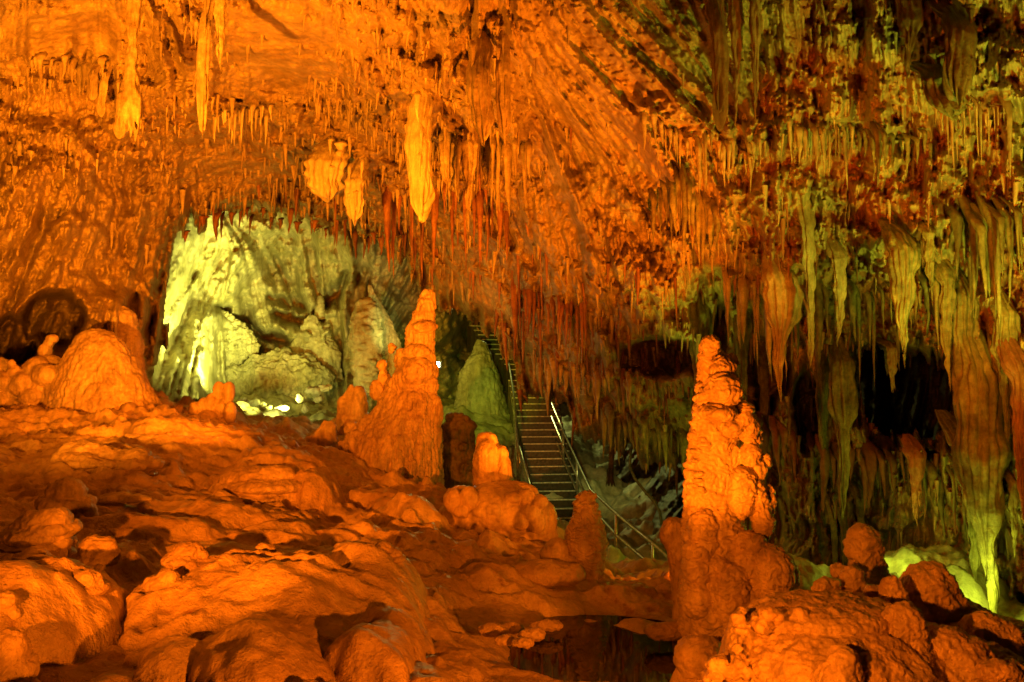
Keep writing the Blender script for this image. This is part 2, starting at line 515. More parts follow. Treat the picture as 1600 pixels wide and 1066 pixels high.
disp = (SM * (0.12 * l1 + 0.075 * l2 * (0.5 + nz) + 0.034 * l3)
        + SH * SM * (0.36 * s1 + 0.36 * s2 * (0.25 + nz) + 0.22 * s3)
        + FAN * (0.12 * np.clip(1 - np.abs(l1), -0.4, 1) + 0.13 * np.clip(1 - np.abs(l2), -0.3, 1) + 0.03 * l3)
        + 0.50 * wn1 + 0.13 * wn2 * (0.3 + SM) * (1 - 0.7 * FAN) + 0.045 * wn3 * (1 - 0.6 * FAN))
# knobbly flowstone bulges on the left wall
f1, f2 = worley(WP[:, :] * np.float32([0.75, 0.75, 1.0]) + 0.25 * wn2.reshape(-1, 1), 2)
bul = np.clip(1.0 - f1, 0, 1).reshape(CD.shape)
g1w, g2w = worley(WP * np.float32([1.7, 1.7, 1.3]) + 0.4 * wn2.reshape(-1, 1), 6)
bul2 = np.clip(1.0 - g1w, 0, 1).reshape(CD.shape)
disp += LEFTW * (1.2 * bul ** 0.7 + 0.35 * bul2 - 0.25 + 0.08 * np.clip(l2, -2, 2))
# pale mineral crust that stands proud of the clay on the right
crust = smooth(-0.05, 0.22, fbm(WP * np.float32([1.5, 1.5, 0.9]), 5, 41, 0.6).reshape(CD.shape))
RIGHT = spots(0.0, [(1420, 100, 330, 230, 1.0), (1500, 350, 260, 230, 1.0), (1350, 330, 200, 180, 0.8)])
disp += RIGHT * 0.13 * crust
p1w, p2w = worley(WP * 19.0 + 0.5 * wn2.reshape(-1, 1), 8)
disp += (0.010 + 0.022 * RIGHT) * SM * np.clip(1.0 - p1w, 0, 1).reshape(CD.shape) * 1.6
for (hx, hy, ha, hb, hd) in [(86, 503, 44, 44, 3.0), (18, 540, 30, 44, 2.2), (245, 606, 20, 26, 1.5), (1190, 590, 40, 60, 1.2), (1030, 560, 60, 30, 1.3), (1110, 480, 30, 60, 0.8), (1262, 640, 26, 60, 1.5)]:  # first recess is carved in place of a cast shadow on the wall
    disp -= hd * smooth(1.25, 0.8, np.hypot((CU - hx) / ha + 0.12 * l2, (CV - hy) / hb + 0.1 * wn2))
disp *= 0.45 + 0.05 * CD

# ledges: rock above the line stands forward of the rock below it
LEDGES = [  # polyline, jump (m), reach above the line (px)
    ([(-60, 235), (60, 205), (130, 215), (190, 215), (300, 170), (400, 165)], 0.55, 60),
    ([(0, 95), (60, 92), (110, 88), (150, 100)], 0.40, 45),
    ([(0, 285), (60, 262), (110, 275), (180, 250), (260, 262)], 0.5, 40),
    ([(440, 200), (540, 170), (640, 190), (700, 215)], 0.35, 60),
    ([(300, 335), (400, 315), (470, 330), (560, 350), (640, 345), (700, 330)], 0.5, 60),
    ([(690, 205), (760, 195), (820, 215)], 0.4, 70),
    ([(1000, 175), (1100, 200), (1160, 212), (1230, 215)], 0.55, 60),
    ([(1200, 195), (1300, 190), (1380, 205), (1440, 180)], 0.35, 80),
    ([(1430, 120), (1500, 158), (1560, 155), (1640, 165)], 0.50, 90),
    ([(1040, 270), (1120, 300), (1200, 330)], 0.4, 60),
    ([(1190, 470), (1260, 520), (1330, 545), (1400, 535), (1480, 520)], 0.7, 120),
    ([(1120, 350), (1200, 400), (1300, 420), (1400, 360), (1480, 350)], 0.4, 70),
    ([(1180, 620), (1260, 700), (1350, 735), (1480, 700)], 0.6, 60),
    ([(880, 480), (980, 450), (1060, 470), (1130, 420)], 0.4, 60),
    ([(930, 610), (1000, 640), (1090, 650)], 0.5, 60),
    ([(1230, 800), (1330, 830), (1450, 800)], 0.5, 60),
    ([(100, 470), (180, 500), (240, 470)], 0.4, 60),
]
for li, (pts, J, reach) in enumerate(LEDGES):
    x0, x1 = min(p[0] for p in pts) - reach, max(p[0] for p in pts) + reach
    y0, y1 = min(p[1] for p in pts) - 4 * reach, max(p[1] for p in pts) + 40
    ia, ib = np.searchsorted(cu, x0), np.searchsorted(cu, x1)
    ja, jb = np.searchsorted(cv, y0), np.searchsorted(cv, y1)
    u, v = CU[ja:jb, ia:ib], CV[ja:jb, ia:ib]
    ly = np.interp(u, [p[0] for p in pts], [p[1] for p in pts]) + 9 * l2[ja:jb, ia:ib] + 14 * wn2[ja:jb, ia:ib]
    up = ly - v
    e = np.clip((u - pts[0][0]) / 50 + 0.5, 0, 1) * np.clip((pts[-1][0] - u) / 50 + 0.5, 0, 1)
    disp[ja:jb, ia:ib] += J * e * np.where(up > 0, np.exp(-up / reach), np.exp(np.clip(up, -50, 0) / 2.5))

# long flowstone ribs running down the vault
RIBS = [
    [(812, -60), (830, 60), (880, 150), (935, 260), (985, 330), (1060, 400)],
    [(820, -80), (880, 60), (960, 150), (1040, 250), (1090, 330)],
    [(800, 30), (822, 150), (870, 240), (905, 330), (930, 400)],
    [(860, -60), (930, 40), (1020, 130), (1110, 205)],
    [(900, -60), (1010, 60), (1090, 140), (1150, 205)],
    [(960, -60), (1060, 40), (1130, 120), (1180, 190)],
    [(1020, -60), (1090, 20), (1140, 90), (1175, 170)],
    [(830, 160), (860, 230), (880, 300), (915, 370), (940, 470)],
    [(790, -60), (792, 60), (800, 160), (812, 240)],
    [(845, 200), (900, 300), (960, 380), (985, 450)],
    [(1000, 170), (1030, 230), (1080, 300), (1100, 380)],
    [(1100, -60), (1118, 60), (1130, 130), (1150, 175)],
    [(1130, -60), (1140, 60), (1150, 150), (1190, 200)],
    [(745, -40), (748, 60), (744, 140), (738, 205)],
    [(705, -40), (700, 40), (690, 90)],
    [(225, -40), (215, 60), (205, 130), (200, 205)],
    [(330, -40), (330, 60), (318, 120), (310, 190)],
    [(285, -40), (300, 60), (310, 120)],
    [(250, -40), (252, 40), (262, 120), (262, 190)],
]
for ri, pts in enumerate(RIBS):
    x0, x1 = min(p[0] for p in pts) - 60, max(p[0] for p in pts) + 60
    y0, y1 = min(p[1] for p in pts) - 60, max(p[1] for p in pts) + 60
    ia, ib = np.searchsorted(cu, x0), np.searchsorted(cu, x1)
    ja, jb = np.searchsorted(cv, y0), np.searchsorted(cv, y1)
    u, v = CU[ja:jb, ia:ib], CV[ja:jb, ia:ib]
    dd, t = line_dist(pts, u + 7 * l1[ja:jb, ia:ib], v)
    wd = 11 * (0.55 + 0.9 * np.sin(math.pi * np.clip(t, 0.02, 0.98)))
    disp[ja:jb, ia:ib] += 0.27 * np.exp(-(dd / wd) ** 2) * np.minimum(1, (1 - t) * 6)

EDGE = [(245, 1400), (236, 700), (238, 610), (255, 520), (268, 430), (285, 372), (325, 345), (400, 330), (470, 342), (540, 362), (600, 372),
        (625, 410), (650, 455), (692, 488), (735, 506), (777, 543), (802, 568), (814, 618), (878, 636), (900, 680), (925, 700), (968, 705),
        (1010, 722), (1062, 738), (1078, 800), (1095, 900), (1100, 1400), (2400, 1400), (2400, -900), (-800, -900), (-800, 1400)]
HOLE = [(1322, 570), (1350, 546), (1400, 560), (1455, 552), (1490, 590), (1494, 640), (1468, 690), (1425, 672), (1395, 690), (1345, 650)]
sd = poly_sd(EDGE, CU, CV)
inH = poly_sd(HOLE, CU, CV)
jag = 5 * l2 + 4 * l3 + 6 * wn2
sdj = np.minimum(sd, -inH) + jag
roll = np.clip(1 - np.minimum(sdj, sd + 20) / 34, 0, 1.3) ** 2
DEP = CD - disp + roll * 1.6
keep = sdj > 0
kq = keep[:-1, :-1] & keep[1:, :-1] & keep[:-1, 1:] & keep[1:, 1:]
patch = 0.22 + 0.32 * (1 - RIGHT) + 0.6 * (crust - 0.5) * (0.12 + RIGHT) + 0.2 * (s2 + s1 - 0.5) + 0.10 * l2
patch = patch * (1 - 0.9 * FAN) + 0.62 * 0.9 * FAN
patch = patch - 0.25 * spots(0.0, [(1000, 500, 230, 170, 1), (1300, 420, 250, 130, 0.6), (1300, 800, 260, 150, 1.0)])
co = PXW(CU.ravel(), CV.ravel(), DEP.ravel())
q = grid_quads(len(cv), len(cu), kq)
used = np.unique(q)
remap = np.zeros(len(co), np.int64); remap[used] = np.arange(len(used))
qq = remap[q]
cx = (CU.ravel()[q[:, 0]] < 262) & (CV.ravel()[q[:, 0]] > 235)
rx = (CV.ravel()[q[:, 0]] > 560) & (CU.ravel()[q[:, 0]] > 1000)
def sub(name, mask, mat):
    s = q[mask]
    us_ = np.unique(s)
    rm = np.zeros(len(co), np.int64); rm[us_] = np.arange(len(us_))
    return mesh_np(name, co[us_], rm[s][:, ::-1], mat, {"patch": patch.ravel()[us_]}, base=(0, 0, 0))
tag(sub("cave_ceiling", ~cx & ~rx, M_CEIL), kind="structure")
tag(sub("cave_wall_left", cx, M_CEIL), kind="structure")
tag(sub("cave_wall_right", rx, M_CEIL), kind="structure")


def ceil_d(px, py):
    return float(bil(DEP, np.array([(px - cu[0]) / ST]), np.array([(py - cv[0]) / ST]))[0])


# ------------------------------------------------------------------ back of the cave: lit chamber, slope behind the stair
bu = np.arange(150, 1760, 2.0)
bv = np.arange(180, 1010, 2.0)
BU, BV = np.meshgrid(bu, bv)
CTRL_B = [(150, 180, 24), (400, 180, 27), (800, 180, 34), (1200, 180, 30), (1760, 180, 18),
          (150, 500, 20), (240, 560, 20.5), (270, 440, 21.5), (300, 540, 23), (300, 620, 21), (330, 460, 26), (350, 360, 24), (345, 570, 26),
          (400, 345, 25), (430, 375, 27), (420, 460, 27.5), (470, 520, 27), (520, 380, 26), (520, 460, 27), (520, 560, 28), (440, 600, 28), (380, 640, 26), (470, 660, 26),
          (570, 400, 26), (600, 500, 27), (570, 580, 26), (640, 460, 27), (620, 700, 25),
          (700, 500, 29), (760, 520, 36), (720, 640, 28), (740, 760, 24), (800, 560, 38), (820, 700, 33), (900, 560, 34), (880, 800, 26),
          (950, 720, 24), (990, 780, 21), (1040, 820, 18), (1060, 700, 20), (1200, 700, 19), (1380, 600, 17), (1500, 600, 15), (1760, 500, 14), (1760, 900, 14), (1300, 1000, 16), (1040, 1000, 16)]
BD = tps_grid(CTRL_B, bu, bv, 400, 1e-5)
ANG_B = (tps_grid([(150, 300, -12), (300, 500, -24), (280, 600, -12), (350, 400, -12), (430, 430, 22), (450, 500, 35), (500, 380, 3), (560, 400, 4), (600, 460, -25),
                   (700, 520, -50), (740, 600, -60), (950, 700, -50), (1100, 500, 0), (1600, 500, 0), (600, 900, 0), (150, 900, 0), (400, 350, 60)], bu, bv, 400, 1e-4, log=False) * DEG).astype(np.float32)
b1_ = lic(ANG_B, bu, bv, 26, 90, 21)
b2_ = lic(ANG_B, bu, bv, 10, 60, 22)
b3_ = lic(ANG_B, bu, bv, 4.5, 30, 23)
BW = PXW(BU.ravel(), BV.ravel(), BD.ravel()).astype(np.float32)
bn1 = fbm(BW * 0.3, 5, 51).reshape(BD.shape)
bn2 = fbm(BW * 1.4, 4, 55).reshape(BD.shape)
wf1, wf2 = worley(BW * 0.45 + 0.3 * bn2.reshape(-1, 1), 4)
bsh = shingles(BU + bn1 * 20, BV + bn1 * 30, 20, 80, 8)
up_ = np.clip((560 - BV) / 200, 0.15, 1)
bd = (0.34 * b1_ + 0.26 * b2_ + 0.10 * b3_) * 1.1 + 0.8 * bn1 + 0.30 * bn2 + 0.9 * np.clip(1 - wf1, 0, 1).reshape(BD.shape) ** 0.7 + 0.7 * bsh * up_
bd *= 0.45 + 0.55 * smooth(300, 400, BU + 0.3 * (BV - 400))
# white fluted buttress on the left of the chamber
dd, t = line_dist([(380, 400), (335, 470), (312, 540), (300, 620)], BU + 4 * b1_, BV)
bd += 1.6 * np.exp(-(dd / 26) ** 2)
# shadowed clefts in the chamber wall
for (pts, wd, dp) in [([(440, 495), (480, 505), (520, 470), (545, 430)], 9, 2.2), ([(345, 480), (380, 500), (410, 525), (450, 530)], 6, 1.6),
                      ([(430, 465), (455, 480)], 8, 1.4), ([(500, 530), (510, 560), (540, 590)], 5, 1.2), ([(575, 440), (572, 480), (580, 520)], 7, 1.5),
                      ([(690, 540), (720, 560)], 5, 1.0)]:
    dd, t = line_dist(pts, BU + 5 * b2_, BV + 5 * bn2)
    bd -= dp * np.exp(-(dd / wd) ** 2)
bd = bd * (BD / 27)
bco = PXW(BU.ravel(), BV.ravel(), (BD - bd).ravel())
bq = grid_quads(len(bv), len(bu))[:, ::-1]
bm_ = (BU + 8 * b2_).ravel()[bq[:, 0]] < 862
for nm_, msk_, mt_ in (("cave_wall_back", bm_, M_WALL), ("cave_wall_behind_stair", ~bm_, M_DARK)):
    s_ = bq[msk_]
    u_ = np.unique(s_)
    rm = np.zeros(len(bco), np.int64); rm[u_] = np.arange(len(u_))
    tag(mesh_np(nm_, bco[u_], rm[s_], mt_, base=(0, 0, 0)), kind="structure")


# ------------------------------------------------------------------ cave floor: height field on a fan of azimuth x distance
fu = np.concatenate([np.arange(-1500, -60, 14.0), np.arange(-60, 1660, 2.1), np.arange(1660, 3200, 14.0)])
fd = np.exp(np.arange(math.log(1.5), math.log(32), 0.0042))
FU, FD = np.meshgrid(fu, fd)
FXw = (FU - PX0) / F * FD / CP
def wpt(px, py, d):
    p = PXW(px, py, d)
    return (p[0], p[1], p[2])
NEAR = [wpt(*a) for a in [(-300, 1066, 2.6), (0, 1300, 2.0), (0, 1066, 3.1), (400, 1066, 3.6), (800, 1180, 3.0), (800, 1066, 4.2), (1100, 1066, 4.4), (1100, 1300, 2.8), (1400, 1290, 2.8), (1600, 1330, 2.6), (1900, 1350, 2.6), (1250, 1040, 4.8), (1450, 1060, 4.6), (1620, 1120, 4.5), (1800, 1150, 4.5), (1500, 1010, 5.6), (1700, 1080, 5.6),
        (930, 1020, 4.95), (880, 985, 5.2), (1000, 985, 5.3), (1080, 965, 5.8), (860, 962, 5.7), (700, 980, 5.0), (760, 940, 5.6), (940, 915, 6.5), (1040, 925, 6.3),
        (0, 900, 4.4), (100, 900, 4.6), (250, 900, 5.1), (250, 1000, 4.1), (500, 960, 4.4), (600, 1040, 4.0), (640, 900, 5.7), (500, 880, 5.3),
        (0, 790, 6.4), (120, 790, 7.0), (300, 800, 6.8), (500, 820, 6.9), (640, 850, 6.6), (800, 892, 6.5), (720, 858, 7.3), (800, 866, 7.6), (850, 872, 7.3),
        (0, 680, 9.8), (100, 690, 9.5), (250, 700, 9.4), (380, 740, 8.8), (480, 770, 8.6), (600, 785, 9.0), (690, 812, 8.7), (540, 706, 11.2), (600, 741, 11.0), (650, 764, 10.7), (690, 776, 10.4), (620, 760, 12.2),
        (0, 645, 12), (100, 640, 12.4), (240, 640, 12.6), (330, 655, 12.6), (400, 672, 12.3), (480, 695, 11.8), (0, 620, 15), (200, 615, 15), (-400, 640, 9), (-400, 600, 14), (740, 790, 10)]]
NEAR += [(-9, 3, 0.6), (-12, 8, 1.2), (5, 2, -0.2), (7, 3, -0.3), (8, 6, -0.5)]
# camera stands at z 1.6, ground near it about z 0
NEAR += [(-2, 1.5, 0.15), (2, 1.5, 0.0), (0, 1.5, 0.05)]
FARP = [wpt(*a) for a in [(430, 672, 18), (520, 690, 17), (350, 655, 22), (470, 650, 24), (250, 650, 18), (0, 650, 18), (600, 660, 24), (640, 700, 20), (740, 690, 22), (740, 625, 28), (690, 560, 31), (750, 560, 33),
        (870, 850, 18.5), (835, 672, 24), (790, 592, 30), (930, 850, 18), (1000, 905, 13.5), (1060, 965, 11.5), (960, 900, 14), (1010, 800, 19), (950, 720, 24), (1100, 900, 15), (1200, 1000, 12), (1600, 1003, 7.6), (1700, 1050, 7.0), (1500, 940, 8.4), (1395, 895, 9.6), (1900, 1150, 6.5), (1300, 900, 10.5), (1500, 800, 16), (760, 760, 16), (820, 850, 13)]]
tn = TPS([(p[0], p[1]) for p in NEAR], [p[2] for p in NEAR], 5.0, 1e-3)
tf = TPS([(p[0], p[1]) for p in FARP], [p[2] for p in FARP], 8.0, 1e-3)
ci = np.unique(np.concatenate([np.arange(0, len(fu), 9), [len(fu) - 1]]))
cj = np.unique(np.concatenate([np.arange(0, len(fd), 9), [len(fd) - 1]]))
def coarse_eval(t):
    a = t(FXw[np.ix_(cj, ci)].ravel(), FD[np.ix_(cj, ci)].ravel()).reshape(len(cj), len(ci))
    xi = np.interp(np.arange(len(fu)), ci, np.arange(len(ci)))
    yi = np.interp(np.arange(len(fd)), cj, np.arange(len(cj)))
    return bil(a, *np.meshgrid(xi, yi))
ZN, ZF = coarse_eval(tn), coarse_eval(tf)
ZN = np.clip(ZN, -1.6, 3.5)
ZF = np.clip(ZF, -4.5, 4)
EDGED = np.interp(FU, [-1500, 0, 250, 400, 500, 600, 690, 730, 860, 905, 960, 1010, 1060, 1150, 1300, 1450, 1600, 3000],
                  [20, 15.5, 14.6, 13.6, 12.8, 12.4, 11.3, 10.6, 9.0, 7.5, 7.0, 6.9, 6.7, 7.2, 6.4, 5.6, 5.2, 5.2])
FP0 = np.stack([FXw.ravel(), FD.ravel(), np.zeros(FD.size)], -1).astype(np.float32)
g1 = fbm(FP0 * 0.45, 4, 61).reshape(FD.shape)
g2 = fbm(FP0 * 1.7, 4, 65).reshape(FD.shape)
g3 = fbm(FP0 * 7.0, 3, 69).reshape(FD.shape)
ed = EDGED + 0.5 * g1 + 0.3 * g2
tE = smooth(0.0, 1.0, (FD - ed) / (0.5 + 0.04 * FD))
# rounded flowstone humps (px, py of the crest, distance, half width m, half depth m, height m)
HUMPS = [(50, 882, 3.9, 125, 0.62), (-60, 850, 4.8, 110, 0.7), (580, 862, 4.9, 100, 0.8), (440, 890, 4.4, 235, 0.85), (590, 950, 4.0, 95, 0.5), (395, 966, 3.7, 115, 0.40),
         (275, 992, 3.6, 55, 0.22), (560, 1010, 3.8, 70, 0.3), (490, 1045, 3.4, 30, 0.1), (180, 1040, 3.4, 50, 0.2), (330, 795, 7.0, 165, 0.45), (430, 828, 6.3, 75, 0.3), (250, 838, 6.1, 90, 0.3), (330, 868, 5.6, 70, 0.25),
         (455, 708, 8.5, 72, 0.55), (500, 745, 8.0, 30, 0.3), (180, 700, 8.6, 80, 0.4), (250, 662, 10.4, 60, 0.5), (330, 668, 10.6, 50, 0.45), (60, 645, 11.0, 110, 0.6), (95, 705, 8.8, 55, 0.4), (300, 690, 9.6, 70, 0.4),
         (600, 768, 8.6, 75, 0.35), (660, 790, 8.0, 50, 0.35), (560, 792, 7.9, 60, 0.3), (690, 845, 6.9, 60, 0.35), (620, 835, 6.9, 60, 0.3), (780, 898, 6.2, 70, 0.25), (860, 925, 5.95, 45, 0.15),
         (150, 785, 6.6, 60, 0.35), (390, 905, 5.0, 50, 0.22), (700, 1040, 3.9, 70, 0.3), (1085, 985, 4.6, 50, 0.35), (980, 940, 6.3, 50, 0.16), (1060, 925, 6.5, 50, 0.2), (520, 735, 9.6, 60, 0.5), (640, 930, 5.2, 50, 0.3)]
hum = np.zeros(FD.shape, np.float32)
wx_ = FXw + 0.16 * g2
wy_ = FD + 0.16 * g1 + 0.08 * g2
for (px, py, d, hw, b) in HUMPS:
    cxx = (px - PX0) / F * d
    a = hw / F * d
    zb = bil(ZN, np.array([np.interp(px, fu, np.arange(len(fu)))]), np.array([np.interp(d, fd, np.arange(len(fd)))]))[0]
    hgt = float(np.clip(CAMZ - (py - HOR) / F * d - zb, 0.05, 0.6))
    r2 = ((wx_ - cxx) / a) ** 2 + ((wy_ - d) / b) ** 2
    hum = np.maximum(hum, hgt * np.clip(1 - r2, 0, 1) ** 0.55 + 0.08 * hgt * np.exp(-r2))
cob = np.clip(0.85 - worley(FP0 * np.float32([3.6, 2.6, 1]) + 0.35 * g2.reshape(-1, 1), 7)[0], 0, 1).reshape(FD.shape)
cmask = smooth(0.0, 0.5, g1 + 0.4 * g2)
fine = (0.030 * np.clip(0.75 - worley(FP0 * np.float32([9, 6, 1]) + 0.4 * g2.reshape(-1, 1), 19)[0], 0, 1).reshape(FD.shape) * smooth(-0.1, 0.5, np.roll(g1, 150, 1) + 0.5 * g3)
        + 0.05 * np.clip(0.5 - np.abs(perlin(FP0 * np.float32([0.8, 3.4, 1]) + 0.8 * g1.reshape(-1, 1), 31)).reshape(FD.shape) * 2.2, -0.3, 0.5)) * (0.5 + FD / 9)
# terraces: low stepped lips of old flow
tr = ZN / 0.13 + 1.2 * g1 + 0.6 * g2
terr = (np.floor(tr) + smooth(0.55, 1.0, tr - np.floor(tr)) - tr) * 0.13
znear = ZN + hum + 0.06 * g1 + 0.055 * g2 + 0.014 * g3 * (0.5 + FD / 8) + fine + 0.13 * cob * cmask * (0.4 + 0.10 * FD) * np.clip(1 - hum / 0.10, 0.12, 1) + 0.6 * terr * np.clip(1 - hum / 0.16, 0.1, 1)
pit = np.exp(-(((FXw - (940 - PX0) / F * 5.1) / 0.62) ** 2 + ((FD - 5.05) / 0.60) ** 2) ** 2)
WATER = CAMZ - 1.665
znear = znear * (1 - pit) + (WATER - 0.12 + 0.05 * g2) * pit
cobf = np.clip(0.95 - worley(FP0 * np.float32([1.2, 1.2, 1]), 9)[0], 0, 1).reshape(FD.shape)
zfar = ZF + 0.25 * g1 + 0.16 * g2 + 0.03 * g3 + 0.45 * cobf
zf_ = znear * (1 - tE) + zfar * tE
fco = np.stack([FXw.ravel(), FD.ravel(), zf_.ravel()], -1)
fpatch = 0.30 + 0.35 * g1 + 0.9 * hum + 0.5 * cob - 0.35 * smooth(900, 1150, FU) + 0.2 * g3
fq = grid_quads(len(fd), len(fu))
ck = tE.ravel()[fq[:, 0]] > 0.5
def fsub(name, mask, mat):
    s = fq[mask]
    us_ = np.unique(s)
    rm = np.zeros(len(fco), np.int64); rm[us_] = np.arange(len(us_))
    return tag(mesh_np(name, fco[us_], rm[s], mat, {"patch": fpatch.ravel()[us_]}, base=(0, 0, 0)), kind="structure")
fsub("cave_floor", ~ck, M_FLOOR)
fsub("lower_cave_floor", ck, M_WALL)


def floor_z(x, y):
    u = PX0 + x * CP * F / y
    return float(bil(zf_, np.array([np.interp(u, fu, np.arange(len(fu)))]), np.array([np.interp(y, fd, np.arange(len(fd)))]))[0])


def ground_d(px, py):
    """distance at which the floor shows at this pixel of the photograph"""
    i = np.interp(px, fu, np.arange(len(fu)))
    z = bil(zf_, np.full(len(fd), i), np.arange(len(fd)).astype(float))
    ypix = HOR - (z - CAMZ) / fd * F
    k = np.argmax(ypix <= py)
    return float(fd[k])


# pool
M_WATER = plain_mat("still_water", (0.012, 0.008, 0.004), 0.02)
M_WATER.node_tree.nodes["Principled BSDF"].inputs["IOR"].default_value = 1.45
th = np.linspace(0, 2 * math.pi, 49)[:-1]
pc = W1(935, 1015, 5.05)
wco = [(pc.x, 5.05, WATER)] + [(pc.x + 0.95 * math.cos(t), 5.05 + 0.85 * math.sin(t), WATER) for t in th]
me = bpy.data.meshes.new("pool_water")
me.from_pydata(wco, [], [(0, k + 1, (k + 1) % 48 + 1) for k in range(48)])
me.materials.append(M_WATER)
po = bpy.data.objects.new("pool_water", me)
COL.objects.link(po)
tag(po, kind="structure")

# ------------------------------------------------------------------ sculpted rock masses (joined lumps, remeshed, then carved)
def unit_sphere(nu=20, nv=12):
    v = [(0, 0, 1)]
    for j in range(1, nv):
        for i in range(nu):
            a, b = math.pi * j / nv, 2 * math.pi * i / nu
            v.append((math.sin(a) * math.cos(b), math.sin(a) * math.sin(b), math.cos(a)))
    v.append((0, 0, -1))
    f = [(0, 1 + i, 1 + (i + 1) % nu) for i in range(nu)]
    for j in range(nv - 2):
        for i in range(nu):
            a = 1 + j * nu
            f.append((a + i, a + nu + i, a + nu + (i + 1) % nu, a + (i + 1) % nu))
    e = len(v) - 1
    f += [(e, e - nu + (i + 1) % nu, e - nu + i) for i in range(nu)]
    return np.array(v, np.float32), f


USV, USF = unit_sphere()


